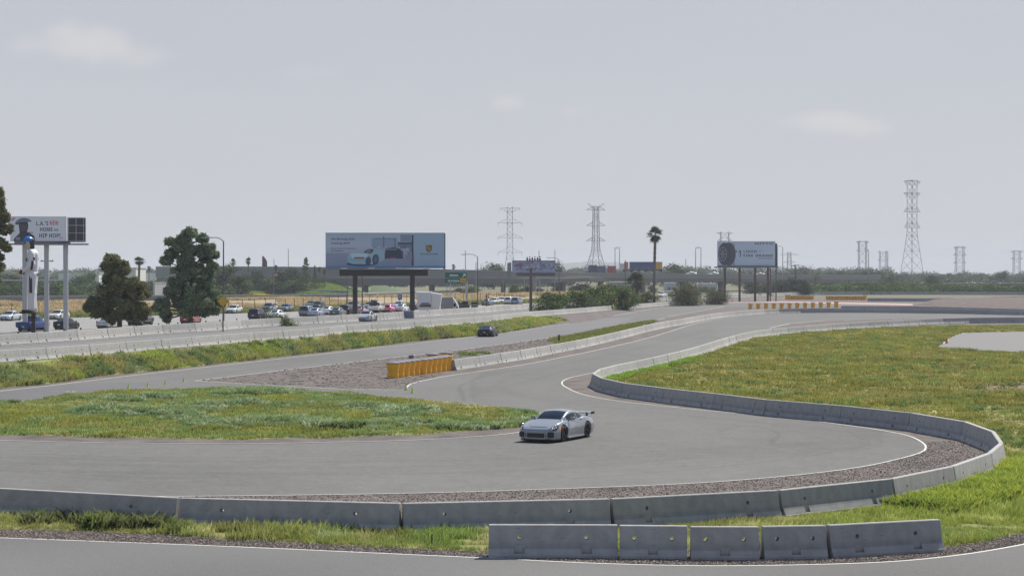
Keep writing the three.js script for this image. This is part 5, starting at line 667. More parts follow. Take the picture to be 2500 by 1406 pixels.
// ---------------------------------------------------------------- billboards and signs
const steel = M(.03, .032, .036, .6, .2), paleSteel = M(.42, .43, .45, .6, .2), woodM = M(.085, .05, .048, .8);
function bigText(g, s, x, y, px, font, col, w, align = 'left') { g.font = `${font.includes('bold') ? 'bold ' : ''}${px}px sans-serif`; g.fillStyle = col; g.textAlign = align; g.save(); g.translate(x, y); if (w) { const k = w / g.measureText(s).width; g.scale(k, 1); } g.fillText(s, 0, 0); g.restore(); }
const print = t => new THREE.MeshStandardMaterial({ map: t, roughness: .7 });
function face(t, w, h, y, z, tex, name = 'poster', x = 0) { return part(name, new THREE.PlaneGeometry(w, h), print(tex), t, [x, y, z]); }
{ // race car billboard
  const Z = 278, s = F / Z, c = D(940, HORIZON, Z), t = thing('billboard', 'large billboard showing pale blue race cars on two black posts', 'billboard', V(c.x, 0, -Z), .03), y0 = hAt(655, Z), y1 = hAt(568, Z), w = 291 / s, h = y1 - y0;
  const tex = canvasTex(1456, 436, (g, W, H) => {
    const bg = g.createLinearGradient(0, 0, 0, H); bg.addColorStop(0, '#a5b9c9'); bg.addColorStop(.35, '#b4c0cf'); bg.addColorStop(.6, '#a9aebf'); bg.addColorStop(1, '#8a96a8'); g.fillStyle = bg; g.fillRect(0, 0, W, H);
    g.fillStyle = '#8f98b0'; g.fillRect(0, 250, 1100, 160); g.fillStyle = '#7b8799'; for (let i = 0; i < 40; i++) { g.globalAlpha = .18; g.fillRect(rr(0, 1000), rr(255, 400), rr(60, 300), rr(2, 8)); } g.globalAlpha = 1;
    // paddock buildings and gantry
    g.fillStyle = '#8fa2b8'; g.fillRect(560, 60, 320, 110); g.fillStyle = '#6c7f95'; g.fillRect(700, 40, 18, 150); g.fillRect(838, 62, 18, 130); g.fillRect(600, 66, 250, 8); g.fillRect(880, 110, 190, 80); g.fillStyle = '#53586b'; g.fillRect(890, 118, 170, 26); g.fillStyle = '#3f3f4c'; g.fillRect(1052, 24, 24, 385); g.fillStyle = '#7f90a6'; g.fillRect(915, 20, 130, 84);
    // crowd and pit clutter
    for (let i = 0; i < 160; i++) { g.fillStyle = ['#5d6f84', '#7d91a6', '#a9bdcc', '#46505f', '#8a7f80'][i % 5]; g.globalAlpha = .75; g.fillRect(rr(560, 1050), rr(160, 260), rr(6, 26), rr(8, 40)); } g.globalAlpha = 1;
    // dark prototype behind
    g.fillStyle = '#343f52'; g.beginPath(); g.moveTo(730, 200); g.bezierCurveTo(800, 170, 900, 172, 940, 230); g.lineTo(950, 320); g.lineTo(720, 320); g.closePath(); g.fill(); g.fillStyle = '#8c5366'; g.fillRect(790, 300, 70, 20); g.fillStyle = '#7fa3b8'; g.fillRect(720, 200, 150, 10); g.fillStyle = '#98a9bb'; g.fillRect(950, 250, 60, 60); g.fillStyle = '#8e8ca4'; g.fillRect(970, 270, 90, 60);
    // pale blue prototype in front: low nose, bubble cockpit, wide arches
    g.fillStyle = '#3e4a5c'; g.beginPath(); g.ellipse(430, 388, 180, 24, 0, 0, 7); g.fill();
    g.fillStyle = '#98b9c9'; g.beginPath(); g.moveTo(268, 330); g.bezierCurveTo(262, 270, 280, 232, 330, 232); g.bezierCurveTo(380, 240, 400, 252, 440, 246); g.bezierCurveTo(470, 190, 560, 170, 620, 200); g.bezierCurveTo(700, 205, 730, 250, 720, 330); g.lineTo(690, 350); g.lineTo(560, 392); g.lineTo(330, 388); g.bezierCurveTo(290, 380, 270, 360, 268, 330); g.fill();
    g.fillStyle = '#b9d6e2'; g.beginPath(); g.moveTo(300, 260); g.bezierCurveTo(340, 240, 420, 262, 500, 256); g.lineTo(520, 300); g.lineTo(320, 312); g.closePath(); g.fill(); g.fillStyle = '#7fb2cc'; g.fillRect(280, 320, 240, 26);
    g.fillStyle = '#4a4f5c'; g.beginPath(); g.moveTo(462, 246); g.bezierCurveTo(490, 200, 550, 192, 590, 206); g.lineTo(560, 254); g.closePath(); g.fill(); g.fillStyle = '#927c78'; g.fillRect(500, 212, 50, 26);
    g.fillStyle = '#465266'; g.beginPath(); g.ellipse(610, 330, 40, 66, .1, 0, 7); g.fill(); g.beginPath(); g.ellipse(520, 350, 34, 56, .1, 0, 7); g.fill(); g.fillStyle = '#66788c'; g.beginPath(); g.ellipse(612, 332, 18, 36, .1, 0, 7); g.fill();
    g.fillStyle = '#b4703c'; g.fillRect(348, 300, 120, 20); g.fillStyle = '#584038'; g.fillRect(352, 308, 112, 8); g.fillStyle = '#c6b088'; g.fillRect(360, 320, 96, 7);
    g.fillStyle = '#9db6c9'; g.fillRect(1084, 0, W - 1084, H); g.fillStyle = '#6d97c6'; g.fillRect(0, 412, W, 24);
    bigText(g, 'The Morning Shift.', 62, 88, 36, 'bold', '#2c3848', 300); bigText(g, 'Coming 2019', 62, 140, 36, 'bold', '#2c3848', 230); bigText(g, 'Follow Porsche & Supercars', 62, 200, 24, 'bold', '#46566a', 308); bigText(g, '#PorscheMoment', 62, 230, 24, 'bold', '#46566a', 150);
    // crest: gold shield with red and black bars and a small inner shield
    const cx = 1266, cy = 150; const sh = (x, y, w, hh, c2) => { g.fillStyle = c2; g.beginPath(); g.moveTo(x - w, y); g.lineTo(x + w, y); g.lineTo(x + w, y + hh * .5); g.bezierCurveTo(x + w, y + hh * .8, x + w * .4, y + hh * .95, x, y + hh); g.bezierCurveTo(x - w * .4, y + hh * .95, x - w, y + hh * .8, x - w, y + hh * .5); g.closePath(); g.fill(); };
    sh(cx, cy, 37, 92, '#5d4f3c'); sh(cx, cy + 4, 32, 82, '#8f7642'); g.fillStyle = '#73343a'; g.fillRect(cx + 3, cy + 24, 26, 8); g.fillRect(cx - 29, cy + 50, 24, 8); g.fillStyle = '#30303a'; g.fillRect(cx + 3, cy + 12, 26, 8); g.fillRect(cx - 29, cy + 62, 22, 7); sh(cx, cy + 28, 13, 30, '#b79a55'); g.fillStyle = '#2c2a2a'; g.fillRect(cx - 4, cy + 34, 8, 16);
    bigText(g, 'PORSCHE', 1156, 272, 26, 'bold', '#3c4c60', 220);
  });
  part('panel', rbox(w, h, .45, .04, 0, (y0 + y1) / 2, -.24), M(.2, .22, .25, .6), t); face(t, w - .1, h - .1, (y0 + y1) / 2, .004, tex); part('frame_edge', [box(.3, h, .5, w / 2 - .06, (y0 + y1) / 2 - .1, -.27)], steel, t);
  part('beam', box(12, .8, .9, -.2, y0 - .62, -.5), steel, t); for (const x of [866, 1006]) part('post', new THREE.CylinderGeometry(.34, .34, y0 - .3, 16).translate((x - 940) / s, (y0 - .3) / 2, -.5), steel, t);
  part('catwalk', [box(w + .5, .08, .9, 0, y0 - .17, .5), box(w + .5, .03, .03, 0, y0 + .25, .95)], M(.10, .11, .12, .7), t); for (let i = 0; i < 4; i++) part('floodlight', [rbox(.9, .16, .3, .05, -5.5 + i * 3.7, y0 + .0, 1.5), box(.06, .06, 1, -5.5 + i * 3.7, y0 - .08, 1)], M(.55, .57, .6, .5), t);
}
{ // hip hop billboard
  const Z = 245, s = F / Z, c = D(92, HORIZON, Z), t = thing('billboard', 'white billboard with hip hop slogan on pale posts at far left', 'billboard', V(c.x, 0, -Z), .14), y0 = hAt(589, Z), y1 = hAt(528.5, Z), w = 134 / s, h = y1 - y0;
  const tex = canvasTex(1100, 500, (g, W, H) => {
    g.fillStyle = '#dadde4'; g.fillRect(0, 0, W, H); g.fillStyle = '#c24a58'; g.beginPath(); g.moveTo(10, 70); g.lineTo(70, 20); g.lineTo(100, 30); g.lineTo(40, 80); g.fill();
    g.fillStyle = '#6f7788'; g.beginPath(); g.moveTo(100, 120); g.bezierCurveTo(150, 20, 300, 0, 380, 60); g.lineTo(430, 100); g.lineTo(330, 110); g.lineTo(120, 170); g.closePath(); g.fill(); g.fillStyle = '#3a3e4c'; g.beginPath(); g.moveTo(160, 120); g.lineTo(335, 105); g.bezierCurveTo(365, 180, 345, 260, 325, 300); g.bezierCurveTo(330, 330, 420, 340, 470, 400); g.lineTo(490, 500); g.lineTo(60, 500); g.bezierCurveTo(70, 400, 170, 380, 180, 330); g.closePath(); g.fill(); g.fillStyle = '#2b2d38'; g.fillRect(90, 130, 240, 24); g.fillStyle = '#5c4a50'; g.beginPath(); g.moveTo(200, 170); g.lineTo(320, 165); g.lineTo(315, 280); g.lineTo(220, 300); g.fill(); g.fillStyle = '#8b929f'; g.fillRect(100, 420, 90, 60); g.fillStyle = '#7a3b34'; g.fillRect(330, 318, 120, 14);
    bigText(g, "L.A.'S", 500, 178, 118, 'bold', '#33363f', 250); bigText(g, 'NEW', 770, 170, 122, 'bold', '#c4472a', 180); bigText(g, 'HOME', 575, 300, 112, 'bold', '#33363f', 260); bigText(g, 'FOR', 855, 295, 66, 'bold', '#4b4f58', 90); bigText(g, 'HIP HOP!', 560, 428, 116, 'bold', '#33363f', 430); g.fillStyle = '#b0483c'; g.fillRect(985, 430, 44, 12);
  });
  part('panel', box(w, h, .4, 0, (y0 + y1) / 2, -.21), M(.3, .31, .33), t); face(t, w - .05, h - .05, (y0 + y1) / 2, .004, tex);
  const bw = 44 / s, bk = part('back_panel', box(bw, h * .98, .12, w / 2 + bw / 2 + .02, (y0 + y1) / 2 - .1, -1.6), M(.05, .055, .065), t); for (let i = 0; i <= 3; i++) part('back_strut', box(bw, .07, .08, w / 2 + bw / 2, y0 + .1 + i * (h / 3.2), -1.48), paleSteel, bk); for (let i = 0; i <= 2; i++) part('back_strut', box(.07, h * .95, .08, w / 2 + .15 + i * (bw / 2.4), (y0 + y1) / 2 - .1, -1.46), paleSteel, bk);
  part('walkway', [box(w + bw + .9, .18, 1.3, bw * .5, y0 - .35, -.2), box(w, .5, .6, .4, y0 - .2, -.9)], M(.2, .2, .22), t); for (const x of [58, 110, 156]) part('post', new THREE.CylinderGeometry(.30, .30, y0, 14).translate((x - 92) / s, y0 / 2, -.9), paleSteel, t); part('tie_bar', box(8, .12, .12, -1, hAt(684, Z), -.9), M(.6, .6, .6), t);
}
{ // tyre billboard
  const Z = 500, s = F / Z, c = D(1823, HORIZON, Z), t = thing('billboard', 'light blue tyre billboard on four dark posts at right', 'billboard', V(c.x, 0, -Z), -.02), y0 = hAt(649, Z), y1 = hAt(589, Z), w = 141 / s, h = y1 - y0;
  const tex = canvasTex(1128, 480, (g, W, H) => {
    g.fillStyle = '#b3cad9'; g.fillRect(0, 0, W, H); g.fillStyle = '#454c5c'; g.beginPath(); g.ellipse(215, 250, 140, 228, 0, 0, 7); g.fill(); g.fillStyle = '#3a4050'; g.beginPath(); g.ellipse(130, 250, 122, 225, 0, 0, 7); g.fill(); g.fillStyle = '#353b49'; for (let i = 0; i < 26; i++) for (let j = 0; j < 3; j++) g.fillRect(225 + j * 40, 40 + i * 17, 26, 8);
    g.strokeStyle = '#aab6c4'; g.lineWidth = 8; g.beginPath(); g.ellipse(100, 250, 74, 140, 0, 0, 7); g.stroke(); g.fillStyle = '#2e333e'; g.beginPath(); g.ellipse(100, 250, 64, 124, 0, 0, 7); g.fill(); g.fillStyle = '#8f9aa8'; for (let i = 0; i < 8; i++) { const a = i * .785; g.save(); g.translate(100, 250); g.scale(.52, 1); g.rotate(a); g.fillRect(14, -9, 100, 18); g.restore(); } g.fillStyle = '#6d7683'; g.beginPath(); g.ellipse(104, 250, 22, 36, 0, 0, 7); g.fill();
    g.save(); g.transform(1, 0, -.25, 1, 0, 0); bigText(g, 'NITTO', 730, 62, 56, 'bold', '#33405a', 380); g.restore(); bigText(g, '#', 345, 218, 60, 'bold', '#39445a', 46); bigText(g, '1', 405, 308, 190, 'bold', '#333e54', 70); bigText(g, 'LIKED', 500, 222, 66, 'bold', '#39445a', 280); bigText(g, 'TIRE BRAND', 490, 306, 70, 'bold', '#39445a', 600); bigText(g, 'ON FACEBOOK', 790, 348, 30, 'bold', '#39445a', 290); g.strokeStyle = '#8aa0b4'; g.lineWidth = 5; g.beginPath(); g.arc(880, 190, 26, 0, 7); g.stroke(); g.fillStyle = '#8aa0b4'; g.fillRect(820, 168, 18, 44);
  });
  part('panel', box(w, h, .5, 0, (y0 + y1) / 2, -.26), M(.2, .22, .25), t); face(t, w - .1, h - .1, (y0 + y1) / 2, .004, tex); part('rear_panel', box(.5, h * .95, .4, w / 2 + .28, (y0 + y1) / 2 - .35, -.8), M(.04, .045, .055), t);
  part('walkway', [box(w + 1.6, .3, 1.2, 0, y0 - .35, .2), box(w, .5, .4, 0, y0 - .15, -.4)], M(.16, .165, .18), t); for (const x of [1771, 1807, 1845, 1876]) part('post', box(.5, y0 + .2, .5, (x - 1823) / s, (y0 + .2) / 2, -.6), woodM, t); for (const x of [1884, 1898]) part('rear_post', box(.28, y0, .28, (x - 1823) / s, y0 / 2, -2.4), M(.1, .1, .12), t);
}
{ // small billboard with cut-out figures on top
  const Z = 600, s = F / Z, c = D(1303, HORIZON, Z), t = thing('billboard', 'small blue-grey billboard with cut-out people along its top', 'billboard', V(c.x, 0, -Z)), y0 = hAt(666, Z), y1 = hAt(636, Z), w = 106 / s, h = y1 - y0;
  const tex = canvasTex(424, 124, (g, W, H) => { g.fillStyle = '#8a90b4'; g.fillRect(0, 0, W, H); for (let i = 0; i < 260; i++) { g.fillStyle = ['#565f83', '#a9b0cc', '#3f4967', '#6f86a0', '#7b5568', '#c0c6da'][i % 6]; g.globalAlpha = .7; g.fillRect(rr(0, W), rr(0, H), rr(6, 30), rr(4, 16)); } g.globalAlpha = 1; g.fillStyle = '#7d4a5c'; g.fillRect(30, 36, 60, 26); g.fillStyle = '#4d5a80'; g.fillRect(0, 0, W, 10); g.fillStyle = '#9aa2c6'; g.fillRect(0, H - 26, W, 16); });
  part('panel', box(w, h, .4, 0, (y0 + y1) / 2, -.21), M(.2, .2, .25), t); face(t, w, h, (y0 + y1) / 2, .004, tex); part('walkway', box(w * .9, .9, .8, .6, y0 - .5, 0), steel, t); part('post', new THREE.CylinderGeometry(.5, .5, y0, 14).translate(.3, y0 / 2, -.5), M(.3, .3, .32), t); part('side_panel', box(1.2, h * 1.2, .3, -w / 2 - .8, y0 + .8, -.5), M(.16, .22, .22), t);
  for (let i = 0; i < 6; i++) { const x = -1.9 + i * .75, k = part('cutout_figure', [rbox(.55, .7, .1, .05, x, y1 + .3, -.05), new THREE.CylinderGeometry(.2, .2, .1, 12).rotateX(Math.PI / 2).translate(x, y1 + .85 + (i % 2) * .2, -.05)], M(.05, .045, .06), t); }
}
{ // weigh station sign
  const Z = 350, s = F / Z, c = D(1113, HORIZON, Z), t = thing('highway_sign', 'green weigh station sign with arrow and yellow panel', 'road sign', V(c.x, 0, -Z)), ya = hAt(691, Z), yb = hAt(665, Z), w = 53 / s;
  const tex = canvasTex(530, 260, (g, W, H) => { g.fillStyle = '#1f5c50'; g.fillRect(0, 0, W, H); g.fillStyle = '#a9c4bd'; g.fillRect(0, 136, W, 6); bigText(g, 'WEIGH', 105, 96, 66, 'bold', '#e3ece9', 215); bigText(g, 'STATION', 60, 232, 62, 'bold', '#e3ece9', 290); g.fillStyle = '#d59d1e'; g.fillRect(365, 152, 155, 96); bigText(g, 'OPEN', 380, 222, 56, 'bold', '#5a4312', 126); g.strokeStyle = '#e3ece9'; g.lineWidth = 16; g.beginPath(); g.moveTo(425, 115); g.lineTo(490, 45); g.moveTo(435, 45); g.lineTo(493, 42); g.lineTo(492, 98); g.stroke(); });
  part('board', rbox(w, yb - ya, .14, .03, 0, (ya + yb) / 2, -.08), M(.05, .14, .12, .5), t); face(t, w - .02, yb - ya - .02, (ya + yb) / 2, .004, tex); part('post', box(.36, ya + .3, .3, (1139 - 1113) / s, (ya + .3) / 2, -.2), paleSteel, t); part('post', box(.16, ya, .16, -1, ya / 2, -.2), paleSteel, t);
}
{ const c = D(543, HORIZON, 205), t = thing('warning_sign', 'yellow diamond road sign beside the tall pine', 'road sign', V(c.x, .8, -205)), y = hAt(735, 205) - .8; part('board', rbox(.9, .9, .04, .06, 0, 0, 0).rotateZ(Math.PI / 4).translate(0, y, 0), M(.58, .38, .03, .5), t); part('border', [0, 1, 2, 3].map(i => box(.78, .03, .012, 0, .39, .027).rotateZ(Math.PI / 4 + i * Math.PI / 2).translate(0, y, 0)), blackM, t); part('post', box(.12, y + .2, .1, 0, y / 2, -.07), M(.12, .1, .09), t); }
{ const p = D(976, 725, 300), t = thing('service_sign', 'small square blue road sign on the dry slope', 'road sign', V(p.x, 0, -300)); part('board', rbox(.62, .8, .04, .05, 0, p.y, 0), M(.03, .13, .40, .5), t); part('symbol', [box(.3, .08, .012, 0, p.y + .12, .027), box(.3, .08, .012, 0, p.y - .1, .027)], M(.7, .72, .75), t); part('post', box(.08, p.y, .06, 0, p.y / 2, -.06), M(.25, .22, .2), t); }
// ---------------------------------------------------------------- lamps, poles, flags
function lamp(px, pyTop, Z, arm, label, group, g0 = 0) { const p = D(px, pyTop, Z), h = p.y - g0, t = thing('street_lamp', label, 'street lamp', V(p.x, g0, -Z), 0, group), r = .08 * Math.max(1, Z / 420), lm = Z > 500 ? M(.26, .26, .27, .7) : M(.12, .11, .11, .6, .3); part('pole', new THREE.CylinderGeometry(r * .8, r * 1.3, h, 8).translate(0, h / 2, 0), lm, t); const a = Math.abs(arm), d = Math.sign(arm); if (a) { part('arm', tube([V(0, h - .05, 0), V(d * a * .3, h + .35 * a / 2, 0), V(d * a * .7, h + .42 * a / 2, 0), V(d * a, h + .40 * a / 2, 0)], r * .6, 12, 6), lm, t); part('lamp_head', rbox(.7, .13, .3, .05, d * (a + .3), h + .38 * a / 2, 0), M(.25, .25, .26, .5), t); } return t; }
lamp(544.5, 588, 218, -1.7, 'tall street lamp with arm to the left beside the tall pine', null, .8);
[[1166, 627, 330, -2.0, 'street lamp above the weigh station sign'], [1162, 640, 560, 0, 'thin pole left of the street lamp above the weigh station sign'], [1136, 611, 600, 0, 'tall thin pole behind the weigh station sign'], [1365, 634, 420, -1.9, 'street lamp right of the small billboard'], [1355, 610, 640, 0, 'thin pole at the right end of the small billboard'], [1316, 612, 640, 0, 'thin pole on top of the small billboard'], [1502, 606, 780, 1.6, 'left lamp of a pair on the overpass right of the second pylon'], [1513, 608, 790, -1.6, 'right lamp of a pair on the overpass right of the second pylon'], [1699, 607, 780, 1.6, 'left lamp of a pair left of the tyre billboard'], [1712, 606, 790, -1.6, 'right lamp of a pair left of the tyre billboard'], [1675, 632, 900, 0, 'short distant pole left of the lamp pair'], [1527, 635, 420, 0, 'slim pole left of the short palm'], [1912, 604, 800, -2.6, 'lamp right of the tyre billboard'], [1899, 600, 820, 0, 'thin pole behind the right edge of the tyre billboard'], [2122, 611, 850, -2.4, 'lamp right of the twin pole pylon'], [884, 640, 290, 0, 'thin pole right of the left billboard post'], [847, 660, 420, 0, 'thin dark pole left of the left billboard post'], [703, 607, 1000, 0, 'distant mast above the overpass wall'], [668, 632, 900, 0, 'distant pole right of the red sign tower'], [2169, 618, 950, -2, 'distant lamp right of the twin pylons']].forEach(a => lamp(a[0], a[1], a[2], a[3], a[4]));
[[1296, 604, 330, 'wooden pole below the small billboard', .26], [1188, 668, 345, 'dark pole right of the weigh station sign post', .12]].forEach(([x, y, Z, l, r]) => { const p = D(x, y + 50, Z), t = thing('utility_pole', l, 'pole', V(p.x, 0, -Z)); part('pole', new THREE.CylinderGeometry(r * .8, r, p.y, 8).translate(0, p.y / 2, 0), M(.13, .1, .09, .9), t); part('bracket', box(r * 6, .12, .12, 0, p.y - .4, 0), M(.2, .18, .17), t); });
[[113, 634, 420, 0, 'wooden utility pole between the hip hop billboard posts'], [1939, 646, 640, .08, 'leaning wooden utility pole right of the tyre billboard']].forEach(([x, y, Z, lean, l]) => { const p = D(x, y, Z), t = thing('utility_pole', l, 'pole', V(p.x + (lean ? 1.1 : 0), 0, -Z)); t.rotation.z = lean; const r = Z / 2600; part('pole', new THREE.CylinderGeometry(r * .8, r, p.y, 8).translate(0, p.y / 2, 0), woodM, t); part('cross_arm', box(2.6, .2, .2, 0, p.y - .3, 0), woodM, t); for (const x2 of [-1.1, -.4, .4, 1.1]) part('insulator', box(.12, .25, .12, x2, p.y - .08, 0), M(.2, .2, .2), t); });
{ const p = D(672, 672, 560), t = thing('flagpole', 'thin flagpole with a small red and white flag before the overpass wall', 'flag', V(p.x - .5, 0, -560)); part('pole', new THREE.CylinderGeometry(.05, .07, p.y + 1, 8).translate(0, (p.y + 1) / 2, 0), M(.3, .3, .3), t); for (let i = 0; i < 5; i++) part('stripe', new THREE.BoxGeometry(1.0, .16, .04).rotateZ(-.25).translate(.55, p.y + .5 - i * .17, 0), i % 2 ? M(.6, .58, .6) : M(.5, .09, .1), t); part('canton', new THREE.BoxGeometry(.45, .36, .06).rotateZ(-.25).translate(.28, p.y + .5, 0), M(.1, .12, .3), t); }
{ const p = D(640, 650, 760), s = F / 760, t = thing('sign_tower', 'dark red fin-shaped tower rising behind the overpass wall', 'tower', V(p.x, 0, -760)), sh = new THREE.Shape([V(0, 0), V(11 / s, 0), V(11 / s, hAt(638, 760)), V(7 / s, hAt(631, 760)), V(2 / s, hAt(625, 760)), V(0, hAt(626, 760))]); part('fin', new THREE.ExtrudeGeometry(sh, { depth: .8, bevelEnabled: true, bevelSize: .05, bevelThickness: .05, bevelSegments: 1 }), M(.11, .03, .05, .7), t); part('base', box(2.2, 2, 1.4, .8, 1, .4), M(.2, .2, .2), t); }
// ---------------------------------------------------------------- pylons
const galv = M(.15, .155, .165, .6, .3);
function pylon(px, pyTop, Z, o, label) {
  const h = hAt(pyTop, Z), c = D(px, HORIZON, Z), t = thing('power_pylon', label, 'pylon', V(c.x, 0, -Z), o.turn ?? 0), k = Z / 1100, r = (o.r ?? .16) * k * .78, wb = o.base * k, ww = o.waist * k, yw = h * o.wy, half = y => y < yw ? mix(wb, ww, y / yw) : mix(ww, o.head * k, (y - yw) / (h - yw));
  const g = [], corner = (i, y) => { const w = half(y); return V((i & 1 ? 1 : -1) * w, y, (i & 2 ? 1 : -1) * w); }, lv = []; let y = 0; while (y < h - .5) { lv.push(y); y += Math.max(h * .045, half(y) * (y < yw ? 1.5 : 2.1)); } lv.push(h);
  for (let i = 0; i < 4; i++) for (let j = 1; j < lv.length; j++) g.push(bar(corner(i, lv[j - 1]), corner(i, lv[j]), r * 1.25, 4, r * 1.2));
  for (const [a, b] of [[0, 1], [2, 3], [0, 2], [1, 3]]) for (let j = 1; j < lv.length; j++) { g.push(bar(corner(a, lv[j - 1]), corner(b, lv[j]), r * .6, 3, r * .6), bar(corner(b, lv[j - 1]), corner(a, lv[j]), r * .6, 3, r * .6)); if (j % 2) g.push(bar(corner(a, lv[j]), corner(b, lv[j]), r * .7, 3, r * .7)); }
  part('lattice_body', g, galv, t);
  for (const [fy, len, up = 1] of o.arms) { const Y = h * fy, l = len * k, w = half(Y), a = []; for (const d of [-1, 1]) for (const z of [-1, 1]) { a.push(bar(V(d * w, Y, z * w), V(d * l, Y, 0), r, 3, r * .7), bar(V(d * w, Y + up * h * .05, z * w), V(d * l, Y, 0), r * .7, 3, r * .6)); for (const q of [.33, .66]) a.push(bar(V(d * mix(w, l, q), Y, z * w * (1 - q)), V(d * mix(w, l, q), Y + up * h * .05 * (1 - q), z * w * (1 - q)), r * .5, 3, r * .5)); } a.push(bar(V(-l, Y, 0), V(l, Y, 0), r * .8, 3, r * .8)); const A = part('cross_arm', a, galv, t); if (o.ins) for (const d of [-1, 1]) part('insulator', new THREE.CylinderGeometry(r * .9, r * .9, h * .035, 6).translate(d * l * .97, Y - h * .018, 0), M(.2, .19, .18), A); }
  if (o.horns) { const a = []; for (const d of [-1, 1]) a.push(bar(V(0, h * .955, 0), V(d * o.horns * k, h * 1.04, 0), r, 3, r * .8), bar(V(d * half(h) , h, 0), V(d * o.horns * k, h * 1.04, 0), r * .7, 3, r * .6)); part('horn', a, galv, t); }
  return t;
}
const bigP = { base: 4.9, waist: 1.85, head: 1.85, wy: .5, arms: [[.992, 6.3, -1], [.88, 6.3, -1], [.70, 6.3], [.55, 6.0]], r: .16, turn: .6 };
pylon(2228, 440, 1100, bigP, 'tallest lattice pylon, standing on the right');
pylon(1245, 505, 1000, { base: 4.2, waist: 1.55, head: 1.45, wy: .42, arms: [[.985, 5.4, -1], [.80, 6.6], [.615, 6.6], [.43, 6.6]], r: .13, ins: true }, 'slim lattice pylon above the small billboard, leftmost of the large ones');
pylon(1455, 504, 1000, { base: 6.2, waist: 1.6, head: 1.2, wy: .47, arms: [[.955, 5.6], [.76, 5.6], [.57, 5.6]], r: .16, horns: 5, turn: .35 }, 'dark pylon with forked horns on top left of the tall palm');
pylon(1770, 566, 1700, { base: 4, waist: 2.1, head: 2.1, wy: .3, arms: [[.985, 4.4, -1], [.82, 4]], r: .13 }, 'distant pylon rising behind the tyre billboard'); pylon(2107, 588, 1700, { base: 3.2, waist: 2.0, head: 2.0, wy: .3, arms: [[.98, 3.4, -1], [.75, 3.2]], r: .15 }, 'distant twin-legged pylon left of the tallest one'); pylon(2157, 614, 2000, { base: 3, waist: 1.8, head: 1.6, wy: .3, arms: [[.98, 3], [.7, 3]], r: .12 }, 'small faint pylon between the twin-legged and the tallest one'); pylon(2345, 602, 1900, { base: 3.4, waist: 2.1, head: 1.9, wy: .3, arms: [[.98, 3.4, -1], [.75, 3.6], [.5, 3.4]], r: .14 }, 'distant pylon right of the tallest one'); pylon(2484, 612, 1900, { base: 3.2, waist: 1.7, head: 1.6, wy: .3, arms: [[.98, 3.6, -1], [.72, 3.4]], r: .13 }, 'distant pylon at the right edge'); pylon(1928, 615, 1900, { base: 3.0, waist: 1.1, head: .8, wy: .4, arms: [[.9, 5.2], [.62, 3.6], [.35, 4]], r: .12 }, 'distant pylon with wide top arm right of the tyre billboard');
